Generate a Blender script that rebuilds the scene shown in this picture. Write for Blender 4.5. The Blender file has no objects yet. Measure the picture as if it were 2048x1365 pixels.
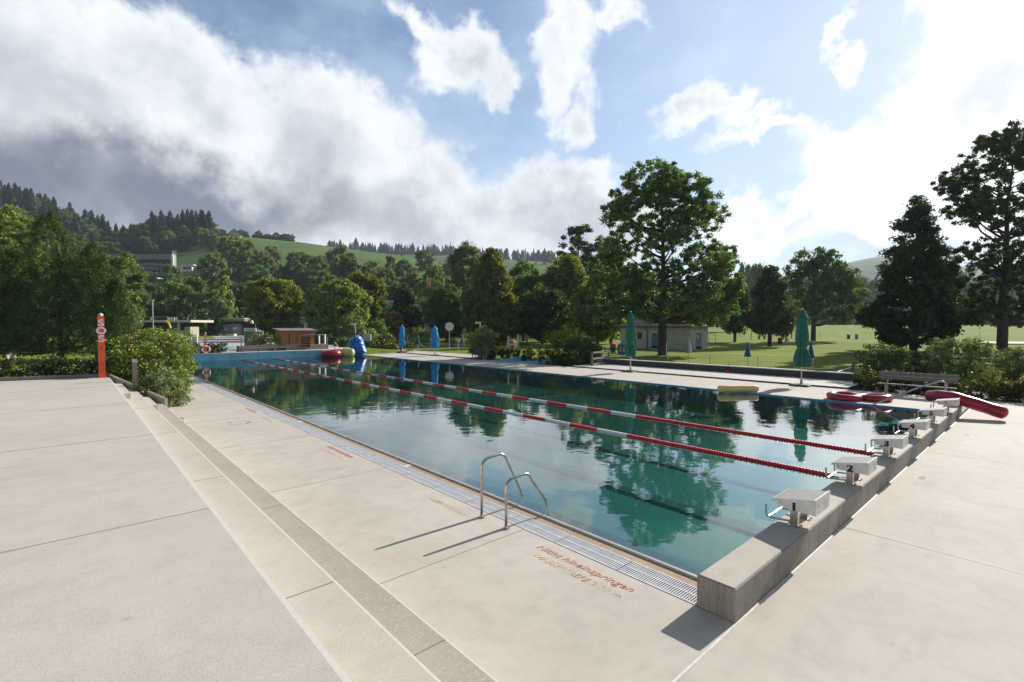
import bpy, math, random
import numpy as np
from mathutils import Vector, Matrix
C = bpy.context.scene.collection
R = math.radians
# ------------------------------------------------------------------ camera, sky, sun, exposure
FX = 985.0; YH = 652.8; HC = 2.9
PIT = math.atan((682.5-YH)/FX); YAW = R(-41.97)
sc = bpy.context.scene
cd = bpy.data.cameras.new('camera'); cam = bpy.data.objects.new('camera', cd); C.objects.link(cam)
cd.sensor_width = 36.0; cd.lens = 36.0*FX/2048.0; cd.clip_start = 0.05; cd.clip_end = 6000
cam.location = (0, 0, HC); cam.rotation_euler = (math.pi/2-PIT, 0, YAW)
sc.camera = cam
sc.view_settings.view_transform = 'Standard'; sc.view_settings.look = 'None'
sc.view_settings.exposure = 0.62; sc.view_settings.gamma = 1.0; sc.view_settings.use_curve_mapping = False
SUN_EL = R(26.5); SD = Vector((0.999*math.cos(SUN_EL), -0.043*math.cos(SUN_EL), math.sin(SUN_EL)))
sl = bpy.data.lights.new('sun', 'SUN'); sl.energy = 5.0; sl.angle = R(0.5); sl.color = (1.0, 0.945, 0.87)
so = bpy.data.objects.new('sun', sl); C.objects.link(so); so.rotation_euler = SD.to_track_quat('Z', 'Y').to_euler()
so.location = (40, 0, 60)

class NT:
    "tiny helper to write node maths"
    def __init__(s, nt): s.t = nt
    def n(s, typ, **kw):
        x = s.t.nodes.new(typ)
        for k, v in kw.items(): setattr(x, k, v)
        return x
    def link(s, a, b): s.t.links.new(a, b)
    def put(s, sock, v):
        if isinstance(v, bpy.types.NodeSocket): s.link(v, sock)
        else: sock.default_value = v
    def m(s, op, a, b=0.0, c=None, clamp=False):
        x = s.n('ShaderNodeMath', operation=op, use_clamp=clamp)
        s.put(x.inputs[0], a); s.put(x.inputs[1], b)
        if c is not None: s.put(x.inputs[2], c)
        return x.outputs[0]
    def vm(s, op, a, b=None):
        x = s.n('ShaderNodeVectorMath', operation=op)
        s.put(x.inputs[0], a)
        if b is not None: s.put(x.inputs[1], b)
        return x.outputs['Value'] if op in ('LENGTH', 'DOT_PRODUCT') else x.outputs[0]
    def noise(s, vec, scale, detail=4, rough=0.55, out='Fac'):
        x = s.n('ShaderNodeTexNoise'); s.put(x.inputs['Vector'], vec)
        x.inputs['Scale'].default_value = scale; x.inputs['Detail'].default_value = detail
        x.inputs['Roughness'].default_value = rough
        return x.outputs[out]
    def mix(s, f, a, b, typ='MIX'):
        x = s.n('ShaderNodeMix', data_type='RGBA', blend_type=typ)
        s.put(x.inputs[0], f); s.put(x.inputs[6], a); s.put(x.inputs[7], b)
        return x.outputs[2]
    def ss(s, x, lo, hi):
        r = s.n('ShaderNodeMapRange', interpolation_type='SMOOTHSTEP')
        s.put(r.inputs[0], x); r.inputs[1].default_value = lo; r.inputs[2].default_value = hi
        return r.outputs[0]

w = bpy.data.worlds.new('World'); sc.world = w; w.use_nodes = True
nt = w.node_tree; nt.nodes.clear(); q = NT(nt)
sky = q.n('ShaderNodeTexSky', sky_type='NISHITA', sun_disc=False)
sky.sun_elevation = SUN_EL; sky.sun_rotation = math.atan2(SD.x, SD.y)
sky.altitude = 700; sky.air_density = 1.0; sky.dust_density = 0.6; sky.ozone_density = 1.3
tc = q.n('ShaderNodeTexCoord'); D = tc.outputs['Generated']
wob = q.noise(D, 5.0, 6, 0.6, 'Color'); wob = q.vm('SUBTRACT', wob, (0.5, 0.5, 0.5))
right = (math.cos(YAW), math.sin(YAW), 0); fwd = (-math.sin(YAW), math.cos(YAW), 0)
AZ = q.m('ARCTAN2', q.vm('DOT_PRODUCT', D, right), q.vm('DOT_PRODUCT', D, fwd))
EL = q.m('ARCSINE', q.vm('DOT_PRODUCT', D, (0, 0, 1)))
cmb = q.n('ShaderNodeCombineXYZ'); q.link(AZ, cmb.inputs[0]); q.link(EL, cmb.inputs[1])
scl = q.n('ShaderNodeVectorMath', operation='SCALE'); q.link(wob, scl.inputs[0]); scl.inputs[3].default_value = 0.30
AE = q.vm('ADD', cmb.outputs[0], scl.outputs[0])
flat = q.vm('MULTIPLY', AE, (1, 1, 0))
def ae(px, py):
    a = math.atan((px-1024)/FX); return a, math.atan((YH-py)/FX*math.cos(a))
def blobs(lst, src):
    "bank of soft clouds, each an ellipse of the sky dome (azimuth, elevation)"
    acc = None
    for (px, py, rx, ry, wt) in lst:
        a, e = ae(px, py); a2 = ae(px+rx, py)[0]-a; a1 = a-ae(px-rx, py)[0]; sa = max(0.02, (a1+a2)/2)
        se = max(0.015, abs(ae(px, py-ry)[1]-ae(px, py+ry)[1])/2)
        d = q.vm('LENGTH', q.vm('MULTIPLY', q.vm('SUBTRACT', src, (a, e, 0)), (1/sa, 1/se, 0)))
        v = q.m('MULTIPLY', q.m('SUBTRACT', 1.0, d), wt)
        acc = v if acc is None else q.m('SMOOTH_MAX', acc, v, 0.12)
    return acc
CL = [(60, 180, 420, 260, 1.2), (420, 210, 250, 190, 1.1), (640, 330, 260, 170, 1.1), (820, 390, 220, 120, 1.0),
      (250, 420, 600, 170, 1.3), (1000, 430, 240, 75, .8), (930, 110, 110, 85, .8), (840, 55, 80, 45, .5), (1010, 160, 60, 60, .6),
      (1135, 90, 60, 120, .65), (1250, 85, 75, 36, .6), (1165, 240, 48, 66, .55), (1370, 225, 110, 50, .75),
      (1450, 265, 70, 30, .6), (1200, 370, 90, 50, .6), (1120, 370, 80, 60, .5), (1690, 115, 52, 42, .55),
      (1780, 330, 330, 110, .85), (2000, 200, 240, 260, 1.2), (1560, 455, 300, 50, .75), (1500, 300, 150, 26, .5),
      (2300, 300, 500, 420, 1.3), (1150, 470, 300, 90, 1.2), (800, 480, 300, 80, 1.2), (520, 480, 300, 90, 1.3), (-600, 300, 600, 420, 1.2), (-1500, 250, 700, 250, .7)]
cov = blobs(CL, flat)
fb = q.noise(D, 9.0, 10, 0.62)
fb2 = q.noise(q.vm('MULTIPLY', D, (1, 1, 2.4)), 3.2, 6, 0.55)
dens = q.m('ADD', cov, q.m('MULTIPLY', q.m('SUBTRACT', fb, 0.5), 1.15))
dens = q.m('ADD', dens, q.m('MULTIPLY', q.m('SUBTRACT', fb2, 0.5), 0.5))
cm = q.ss(dens, -0.05, 0.38)
DK = [(130, 350, 260, 70, .9), (400, 400, 300, 80, 1.1), (60, 380, 300, 80, 1.0), (600, 420, 160, 50, .5), (-500, 330, 500, 200, 1.0)]
dk = blobs(DK, flat)
fb3 = q.noise(D, 6.0, 7, 0.6)
dkm = q.ss(q.m('ADD', dk, q.m('MULTIPLY', q.m('SUBTRACT', fb3, 0.5), 1.0)), -0.60, 0.85)
soft = q.ss(q.m('ADD', dens, q.m('MULTIPLY', q.m('SUBTRACT', fb3, 0.5), 2.2)), 0.10, 1.35)
glow = q.ss(AZ, 0.15, 0.85)
SB = 10.0   # background strength is 1/SB
def col(r, g, b): return (r*SB, g*SB, b*SB, 1)
white = q.mix(glow, col(.66, .68, .70), col(1.0, .99, .98))
shade = q.mix(glow, col(.34, .37, .42), col(.52, .56, .60))
ccol = q.mix(q.m('MULTIPLY', soft, 0.9), white, shade)
ccol = q.mix(dkm, ccol, col(.115, .138, .178))
hz = q.ss(EL, 0.30, 0.0)
thin = q.ss(q.m('ADD', fb2, q.m('MULTIPLY', q.m('SUBTRACT', fb3, .5), .5)), .40, .68)
skc = q.mix(q.m('ADD', q.m('MULTIPLY', q.ss(AZ, -0.25, 0.6), 0.58), q.m('MULTIPLY', thin, .38), clamp=True), sky.outputs[0], col(.46, .55, .68))
fin = q.mix(cm, skc, ccol)
beh = q.m('SUBTRACT', 1.0, q.m('MULTIPLY', q.ss(q.m('ABSOLUTE', AZ), 1.0, 1.7), .52))      # out-of-view sky, behind and overhead, dimmed to lower the ambient light
beh = q.m('MULTIPLY', beh, q.m('SUBTRACT', 1.0, q.m('MULTIPLY', q.ss(EL, .66, 1.05), .6)))
fin = q.vm('SCALE', fin); fin.node.inputs[3].default_value = 1.0; q.link(beh, fin.node.inputs[3])
bg = q.n('ShaderNodeBackground'); q.link(fin, bg.inputs[0]); bg.inputs[1].default_value = 1/SB
ow = q.n('ShaderNodeOutputWorld'); q.link(bg.outputs[0], ow.inputs[0])
try:
    w.cycles.sampling_method = 'MANUAL'; w.cycles.sample_map_resolution = 512
except Exception: pass

# ------------------------------------------------------------------ helpers
def ray(px, py):
    x = (px-1024)/FX; y = -(py-682.5)/FX
    c, s = math.cos(PIT), math.sin(PIT); f = c+y*s; u = -s+y*c
    return (x*math.cos(YAW)-f*math.sin(YAW), x*math.sin(YAW)+f*math.cos(YAW), u, f)
def P(px, py, z=0.0):
    r = ray(px, py); t = (z-HC)/r[2]; return Vector((r[0]*t, r[1]*t, z))
def PD(px, py, d):
    r = ray(px, py); t = d/r[3]; return Vector((r[0]*t, r[1]*t, HC+r[2]*t))
def XY(px, d):
    p = PD(px, YH, d); return p.x, p.y
def fdep(u, v): return u*(-math.sin(YAW))+v*math.cos(YAW)
def sst(x, a, b):
    t = np.clip((x-a)/(b-a), 0, 1); return t*t*(3-2*t)

class MB:
    def __init__(s): s.v = []; s.f = []; s.mi = []
    def add(s, vs, fs, mi=0):
        o = len(s.v); s.v += [tuple(x) for x in vs]; s.f += [tuple(i+o for i in f) for f in fs]; s.mi += [mi]*len(fs); return s
    def box(s, x0, x1, y0, y1, z0, z1, mi=0, M=None):
        vs = [(x, y, z) for z in (z0, z1) for y in (y0, y1) for x in (x0, x1)]
        if M is not None: vs = [M @ Vector(p) for p in vs]
        return s.add(vs, [(0, 2, 3, 1), (4, 5, 7, 6), (0, 1, 5, 4), (2, 6, 7, 3), (0, 4, 6, 2), (1, 3, 7, 5)], mi)
    def bbox(s, x0, x1, y0, y1, z0, z1, b=0.01, mi=0):
        "box with chamfered top edges"
        vs = []
        for z, i in ((z0, 0), (z1-b, 0), (z1, b)):
            vs += [(x0+i, y0+i, z), (x1-i, y0+i, z), (x1-i, y1-i, z), (x0+i, y1-i, z)]
        fs = [(3, 2, 1, 0), (8, 9, 10, 11)]
        for k in (0, 4):
            fs += [(k+i, k+(i+1) % 4, k+4+(i+1) % 4, k+4+i) for i in range(4)]
        return s.add(vs, fs, mi)
    def prism(s, pts, z0, z1, mi=0):
        n = len(pts)
        return s.add([(p[0], p[1], z0) for p in pts]+[(p[0], p[1], z1) for p in pts],
                     [tuple(range(n-1, -1, -1)), tuple(range(n, 2*n))]+[(i, (i+1) % n, n+(i+1) % n, n+i) for i in range(n)], mi)
    def quad(s, a, b, c, d, mi=0): return s.add([a, b, c, d], [(0, 1, 2, 3)], mi)
    def tube(s, pts, r, n=8, mi=0, cap=True):
        pts = [Vector(p) for p in pts]; rs = r if isinstance(r, (list, tuple)) else [r]*len(pts)
        vs = []; prev = None
        for i, p in enumerate(pts):
            t = (pts[min(i+1, len(pts)-1)]-pts[max(i-1, 0)]).normalized()
            if prev is None: a = t.cross(Vector((0, 0, 1)) if abs(t.z) < .9 else Vector((1, 0, 0))).normalized()
            else: a = (prev-t*prev.dot(t)).normalized()
            prev = a; b = t.cross(a)
            vs += [p+(a*math.cos(2*math.pi*k/n)+b*math.sin(2*math.pi*k/n))*rs[i] for k in range(n)]
        fs = [(i*n+k, i*n+(k+1) % n, (i+1)*n+(k+1) % n, (i+1)*n+k) for i in range(len(pts)-1) for k in range(n)]
        if cap: fs += [tuple(range(n-1, -1, -1)), tuple((len(pts)-1)*n+k for k in range(n))]
        return s.add(vs, fs, mi)
    def lathe(s, prof, n=16, c=(0, 0, 0), mod=None, mi=0):
        "profile of (radius, z); mod(angle, z) multiplies the radius"
        vs = []
        for (r, z) in prof:
            for k in range(n):
                a = 2*math.pi*k/n; rr = r*(mod(a, z) if mod else 1)
                vs.append((c[0]+rr*math.cos(a), c[1]+rr*math.sin(a), c[2]+z))
        m = len(prof)
        fs = [(i*n+k, i*n+(k+1) % n, (i+1)*n+(k+1) % n, (i+1)*n+k) for i in range(m-1) for k in range(n)]
        fs += [tuple(range(n-1, -1, -1)), tuple((m-1)*n+k for k in range(n))]
        return s.add(vs, fs, mi)
    def torus(s, c, Rr, r, M=None, n=32, m=12, a0=0, a1=2*math.pi, mi=0):
        full = abs(a1-a0-2*math.pi) < 1e-6; k = n if full else n+1; vs = []
        for i in range(k):
            a = a0+(a1-a0)*i/n
            for j in range(m):
                b = 2*math.pi*j/m; p = Vector(((Rr+r*math.cos(b))*math.cos(a), (Rr+r*math.cos(b))*math.sin(a), r*math.sin(b)))
                vs.append((M @ p if M else p)+Vector(c))
        fs = [(i*m+j, ((i+1) % k)*m+j, ((i+1) % k)*m+(j+1) % m, i*m+(j+1) % m) for i in range(n) for j in range(m)]
        return s.add(vs, fs, mi)
    def mesh(s, name, mats, smooth=False):
        me = bpy.data.meshes.new(name); me.from_pydata(s.v, [], s.f)
        for m in (mats if isinstance(mats, (list, tuple)) else [mats]): me.materials.append(m)
        if any(s.mi): me.polygons.foreach_set('material_index', s.mi)
        if smooth: me.shade_smooth()
        if smooth and smooth != 'full': me.set_sharp_from_angle(angle=R(40))
        return me
    def build(s, name, mats, parent=None, smooth=False, world=False, label=None):
        if world and parent is not None:
            Mi = parent.matrix_basis.inverted(); s.v = [tuple(Mi @ Vector(p)) for p in s.v]
        return put(name, s.mesh(name, mats, smooth), parent, label)
def put(name, me, parent=None, label=None):
    o = bpy.data.objects.new(name, me); C.objects.link(o)
    if parent is not None: o.parent = parent
    if label: o['label'] = label
    return o
def thing(name, label, cat, loc=(0, 0, 0), rz=0.0, group=None, scale=None):
    o = bpy.data.objects.new(name, None); C.objects.link(o); o.empty_display_size = 0.3
    o.location = loc; o.rotation_euler = (0, 0, rz)
    if scale: o.scale = scale
    o['label'] = label; o['category'] = cat
    if group: o['group'] = group
    o.matrix_basis = Matrix.LocRotScale(Vector(loc), o.rotation_euler, Vector(scale) if scale else Vector((1, 1, 1)))
    return o
def tag(o, label, cat, group=None):
    o['label'] = label; o['category'] = cat
    if group: o['group'] = group
    return o
def struct(name, mb, mats, smooth=False, kind='structure'):
    o = mb.build(name, mats, None, smooth); o['kind'] = kind; return o

# ------------------------------------------------------------------ materials
def mat(name, c1, c2=None, rough=0.6, metal=0.0, scale=6.0, bump=0.0, bscale=None, stretch=(1, 1, 1), spec=0.5, detail=5, coat=0, lo=.35, hi=.65):
    m = bpy.data.materials.new(name); m.use_nodes = True; t = m.node_tree; q = NT(t)
    b = t.nodes['Principled BSDF']; b.inputs['Roughness'].default_value = rough; b.inputs['Metallic'].default_value = metal
    b.inputs['Specular IOR Level'].default_value = spec; b.inputs['Coat Weight'].default_value = coat
    tc = q.n('ShaderNodeTexCoord'); v = q.vm('MULTIPLY', tc.outputs['Object'], stretch)
    if c2 is None: c2 = tuple(x*0.82 for x in c1)
    n = q.ss(q.noise(v, scale, detail), lo, hi)
    q.link(q.mix(n, (*c1, 1), (*c2, 1)), b.inputs['Base Color'])
    if bump:
        bn = q.n('ShaderNodeBump'); bn.inputs['Strength'].default_value = bump; bn.inputs['Distance'].default_value = 0.02
        q.link(q.noise(v, bscale or scale*3, 4), bn.inputs['Height']); q.link(bn.outputs[0], b.inputs['Normal'])
    return m
def concrete(name, base, dark, agg=0.25, blot=0.5, streak=False, fine=190):
    m = bpy.data.materials.new(name); m.use_nodes = True; t = m.node_tree; q = NT(t); b = t.nodes['Principled BSDF']
    b.inputs['Roughness'].default_value = 0.85; b.inputs['Specular IOR Level'].default_value = 0.3
    g = q.n('ShaderNodeNewGeometry'); v = g.outputs['Position']
    n1 = q.ss(q.noise(v, 0.55, 6, .62), .36, .66); n2 = q.ss(q.noise(v, 3.2, 7, .68), .4, .72)
    c = q.mix(q.m('MULTIPLY', n1, blot), (*base, 1), (*dark, 1))
    c = q.mix(q.m('MULTIPLY', n2, blot*.6), c, (*[x*.78 for x in dark], 1))
    sp = q.ss(q.noise(v, fine, 2, .5), .50, .72); c = q.mix(q.m('MULTIPLY', sp, agg), c, (*[x*.42 for x in dark], 1))
    sp2 = q.ss(q.noise(v, fine*.55, 2, .5), .56, .74); c = q.mix(q.m('MULTIPLY', sp2, agg*.9), c, (.80, .76, .70, 1))
    st = q.ss(q.noise(v, 7, 3, .5), .70, .78); c = q.mix(q.m('MULTIPLY', st, .30), c, (*[x*.6 for x in dark], 1))
    sm = q.noise(q.vm('MULTIPLY', v, (.9, 2.6, 1)), .8, 8, .72); c = q.mix(q.m('MULTIPLY', q.ss(sm, .54, .68), .34*blot), c, (*[x*.60 for x in dark], 1))
    sm2 = q.noise(v, 2.1, 8, .75); c = q.mix(q.m('MULTIPLY', q.ss(sm2, .60, .70), .30*blot), c, (*[min(.75, x*1.25) for x in base], 1))
    if streak:
        vs = q.noise(q.vm('MULTIPLY', v, (15, 15, 1.3)), 2.2, 8, .7); c = q.mix(q.m('MULTIPLY', q.ss(vs, .42, .70), .42), c, (*[x*.45 for x in dark], 1))
        vs = q.noise(q.vm('MULTIPLY', v, (34, 34, 1.4)), 2.0, 6, .7); c = q.mix(q.m('MULTIPLY', q.ss(vs, .60, .74), .35), c, (*[min(.6, x*1.4) for x in base], 1))
    q.link(c, b.inputs['Base Color'])
    bn = q.n('ShaderNodeBump'); bn.inputs['Strength'].default_value = 0.35; bn.inputs['Distance'].default_value = 0.004
    q.link(q.noise(v, 120, 3), bn.inputs['Height']); q.link(bn.outputs[0], b.inputs['Normal'])
    return m
def leafmat(name, ca, cb, trans=0.35, objvar=0.35, gloss=0.025):
    m = bpy.data.materials.new(name); m.use_nodes = True; t = m.node_tree; t.nodes.clear(); q = NT(t)
    g = q.n('ShaderNodeNewGeometry'); oi = q.n('ShaderNodeObjectInfo'); tc = q.n('ShaderNodeTexCoord')
    n = q.noise(tc.outputs['Object'], 0.9, 3)
    f = q.m('ADD', q.m('MULTIPLY', g.outputs['Random Per Island'], .65), q.m('MULTIPLY', q.m('SUBTRACT', n, .5), 1.6), clamp=True)
    c = q.mix(f, (*ca, 1), (*cb, 1))
    h = q.n('ShaderNodeHueSaturation'); q.link(c, h.inputs['Color'])
    r = oi.outputs['Random']
    q.link(q.m('ADD', .5-.035*objvar, q.m('MULTIPLY', r, .07*objvar)), h.inputs['Hue'])
    q.link(q.m('ADD', 1-.5*objvar, q.m('MULTIPLY', r, objvar)), h.inputs['Value'])
    d = q.n('ShaderNodeBsdfDiffuse'); q.link(h.outputs[0], d.inputs[0])
    tr = q.n('ShaderNodeBsdfTranslucent'); q.link(q.mix(1.0, h.outputs[0], (1.15, 1.1, .55, 1), 'MULTIPLY'), tr.inputs[0])
    mx = q.n('ShaderNodeMixShader'); mx.inputs[0].default_value = trans; q.link(d.outputs[0], mx.inputs[1]); q.link(tr.outputs[0], mx.inputs[2])
    gl = q.n('ShaderNodeBsdfGlossy'); gl.inputs['Roughness'].default_value = .45; gl.inputs[0].default_value = (.8, .85, .8, 1)
    m2 = q.n('ShaderNodeMixShader'); m2.inputs[0].default_value = gloss; q.link(mx.outputs[0], m2.inputs[1]); q.link(gl.outputs[0], m2.inputs[2])
    o = q.n('ShaderNodeOutputMaterial'); q.link(m2.outputs[0], o.inputs[0]); return m
M = {}
M['deck'] = concrete('deck_concrete', (.555, .505, .435), (.455, .41, .35), .26, .60)
M['terrace'] = concrete('terrace_concrete', (.56, .505, .44), (.47, .42, .36), .30, .5, fine=120)
M['step_a'] = concrete('step_concrete_light', (.53, .48, .42), (.44, .395, .34), .28, .5, fine=120)
M['step_b'] = concrete('step_concrete_grey', (.40, .355, .30), (.33, .29, .245), .4, .45, fine=120)
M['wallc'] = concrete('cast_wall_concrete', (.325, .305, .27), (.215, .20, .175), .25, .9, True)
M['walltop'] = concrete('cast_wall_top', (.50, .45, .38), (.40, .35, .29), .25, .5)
M['joint'] = mat('joint_sealant', (.27, .24, .20), (.20, .175, .15)); M['nosing'] = mat('pale_nosing', (.66, .61, .54), (.62, .57, .50), rough=.8, scale=30)
M['seal'] = mat('white_seal', (.70, .68, .63), (.55, .52, .47), scale=14)
M['tan'] = concrete('tan_gutter', (.42, .32, .22), (.30, .21, .13), .5, .6, fine=90)
M['grate'] = mat('white_grating', (.76, .76, .78), (.62, .62, .65), scale=4); M['slot'] = mat('gutter_slot', (.03, .03, .03))
M['steel'] = mat('brushed_steel', (.52, .50, .47), (.40, .38, .35), rough=.28, metal=1, scale=20)
M['rim'] = mat('pool_rim_steel', (.56, .52, .48), (.44, .41, .38), rough=.45, metal=.4, scale=3)
M['galv'] = mat('galvanised', (.50, .51, .52), (.36, .37, .38), rough=.5, metal=.5, scale=12)
M['white'] = mat('white_paint', (.72, .70, .66), (.60, .58, .54), rough=.45, scale=9)
M['pad'] = mat('speckled_pad', (.40, .40, .39), (.15, .15, .15), rough=.7, scale=160, bump=.4, bscale=220, detail=2, lo=.42, hi=.56)
M['black'] = mat('black_plastic', (.02, .02, .02)); M['dgrey'] = mat('dark_grey', (.05, .05, .055)); M['num'] = mat('number_black', (.012, .012, .012))
M['emboss'] = mat('faded_number', (.52, .50, .47)); M['red'] = mat('red_float', (.72, .022, .045), (.58, .015, .03), rough=.4, scale=3)
M['wfloat'] = mat('white_float', (.80, .80, .78), (.66, .66, .64), rough=.45, scale=5)
M['redvinyl'] = mat('red_vinyl', (.40, .008, .03), (.31, .006, .022), rough=.3, scale=2, coat=.2)
M['limevinyl'] = mat('lime_vinyl', (.50, .60, .22), rough=.4); M['cream'] = mat('cream_foam', (.95, .70, .30), (.86, .60, .24), rough=.6, scale=3)
M['orange'] = mat('orange_paint', (.80, .11, .03), (.68, .09, .03), rough=.5, scale=2); M['sosw'] = mat('sos_white', (.72, .70, .72))
M['redpaint'] = M['yelpaint'] = None
M['bluetarp'] = mat('blue_tarp', (.01, .17, .62), (.008, .11, .46), rough=.45, scale=5, bump=.6, bscale=7)
M['bluecanvas'] = mat('blue_canvas', (.03, .28, .62), (.02, .20, .48), rough=.8, scale=6)
M['greencanvas'] = mat('green_canvas', (.02, .17, .115), (.012, .11, .075), rough=.85, scale=6)
M['navy'] = mat('navy_canvas', (.03, .07, .22), rough=.8); M['denim'] = mat('blue_parasol', (.03, .11, .33), (.02, .075, .24), rough=.8)
M['purple'] = mat('purple_canvas', (.16, .12, .22), (.09, .07, .14), rough=.8, scale=14); M['dgreen'] = mat('dark_green_canvas', (.03, .06, .035), rough=.8)
M['greyc'] = mat('grey_canvas', (.20, .22, .26), rough=.8); M['whitec'] = mat('white_canvas', (.7, .7, .72), rough=.8)
M['cord'] = mat('green_cord', (.05, .55, .12)); M['timber'] = mat('grey_timber', (.24, .21, .185), (.13, .115, .105), rough=.85, scale=4, stretch=(5, .5, 5), bump=.3)
M['timber2'] = mat('pale_timber', (.62, .58, .52), (.46, .42, .37), rough=.8, scale=3, stretch=(.6, 8, 1)); M['darkwood'] = mat('dark_timber_wall', (.085, .078, .078), (.05, .046, .046), rough=.85, scale=3, stretch=(1, .5, 14), bump=.3)
M['shed'] = mat('larch_boards', (.42, .19, .075), (.30, .125, .05), rough=.7, scale=3, stretch=(9, 1, .5)); M['brown'] = mat('brown_balcony', (.20, .055, .03), rough=.7)
M['plaster'] = mat('cream_plaster', (.55, .52, .44), (.47, .44, .37), rough=.9, scale=2, bump=.2, bscale=40)
M['bluedoor'] = mat('blue_door', (.13, .20, .30), rough=.5); M['roof'] = mat('dark_roof', (.075, .058, .05), (.05, .04, .035), rough=.9, scale=5)
M['redroof'] = mat('tile_roof', (.33, .12, .065), (.24, .09, .05), rough=.9); M['glass'] = mat('window_glass', (.03, .035, .04), rough=.1, spec=.8)
M['beige'] = mat('beige_wall', (.42, .37, .24)); M['greywall'] = mat('grey_boards', (.40, .40, .40), (.32, .32, .325), rough=.8, scale=2, stretch=(12, 12, .3))
M['orangewall'] = mat('orange_wall', (.60, .34, .13)); M['greyfac'] = mat('grey_facade', (.30, .29, .28)); M['bark'] = mat('bark', (.075, .06, .045), (.035, .028, .022), rough=.95, scale=3, stretch=(6, 6, .8), bump=.8, bscale=8)
M['gravel'] = mat('pale_gravel', (.50, .46, .42), (.36, .33, .30), rough=.95, scale=18); M['path'] = concrete('far_paving', (.50, .46, .41), (.40, .37, .33), .1, .5)
M['basinblue'] = mat('pool_wall_blue', (.05, .38, .58), (.04, .32, .50), rough=.5, scale=3); M['farwall'] = mat('far_wall_paint', (.13, .36, .50), (.10, .29, .42), rough=.6, scale=1.6, stretch=(1, 1, .25))
M['floor'] = mat('pool_floor_paint', (.044, .190, .165), (.032, .152, .130), rough=.6, scale=.5); M['line'] = mat('pool_line_paint', (.018, .070, .066)); M['cyan'] = mat('cyan_line', (.06, .55, .55))
M['lightblue'] = mat('light_blue_basin', (.16, .48, .62), (.12, .38, .50), scale=3)
M['flower_y'] = mat('yellow_flower', (.60, .47, .03)); M['flower_w'] = mat('white_flower', (.8, .72, .68)); M['hips'] = mat('pale_yellow_flower', (.75, .60, .32))
M['maroon'] = mat('maroon_board', (.06, .01, .012)); M['poster_g'] = mat('green_print', (.10, .26, .08), (.05, .15, .05), scale=9); M['poster_r'] = mat('rock_print', (.32, .28, .24), (.2, .17, .15), scale=12)
M['poster_b'] = mat('blue_print', (.10, .30, .55), (.35, .50, .62), scale=1.2, stretch=(1, 1, 3)); M['skin'] = mat('print_skin', (.45, .26, .18)); M['yellow'] = mat('yellow_paint', (.75, .52, .03))
M['flagred'] = mat('flag_red', (.55, .06, .03)); M['net'] = mat('wire', (.20, .20, .20), metal=.5)
L = {}
L['dark'] = leafmat('leaf_dark', (0.0562, 0.11, 0.0312), (0.1812, 0.2875, 0.0688), 0.44)
L['mid'] = leafmat('leaf_mid', (0.075, 0.1438, 0.0338), (0.25, 0.375, 0.075), 0.48)
L['light'] = leafmat('leaf_light', (0.1275, 0.1955, 0.0407), (0.37, 0.48, 0.1), 0.50)
L['yellow'] = leafmat('leaf_yellow', (0.1105, 0.1615, 0.0204), (0.44, 0.5, 0.064), 0.50)
L['linden'] = leafmat('leaf_linden', (0.0625, 0.1, 0.0175), (0.45, 0.45, 0.0562), 0.50)
L['olive'] = leafmat('leaf_olive', (0.119, 0.1615, 0.068), (0.33, 0.39, 0.18), 0.44)
L['ash'] = leafmat('leaf_ash', (0.0625, 0.1225, 0.0375), (0.2625, 0.375, 0.1063), 0.50, gloss=.05)
L['shade'] = leafmat('leaf_bronze_green', (0.0375, 0.065, 0.0225), (0.125, 0.1688, 0.05), 0.40)
L['spruce'] = leafmat('needle_spruce', (0.0176, 0.0352, 0.0209), (0.0528, 0.0858, 0.0396), 0.12)
L['pine'] = leafmat('needle_pine', (0.0325, 0.0688, 0.0187), (0.1562, 0.2375, 0.0625), 0.34)
L['rose'] = leafmat('leaf_rose', (0.1125, 0.1938, 0.035), (0.425, 0.525, 0.125), 0.47)
L['brownish'] = leafmat('leaf_brownish', (0.102, 0.0935, 0.051), (0.3, 0.26, 0.15), 0.42)
L['hedge'] = leafmat('leaf_hedge', (0.0264, 0.044, 0.011), (0.099, 0.121, 0.0264), 0.42)
L['yhedge'] = leafmat('leaf_yellow_hedge', (0.153, 0.187, 0.017), (0.48, 0.48, 0.04), 0.47)

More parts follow.
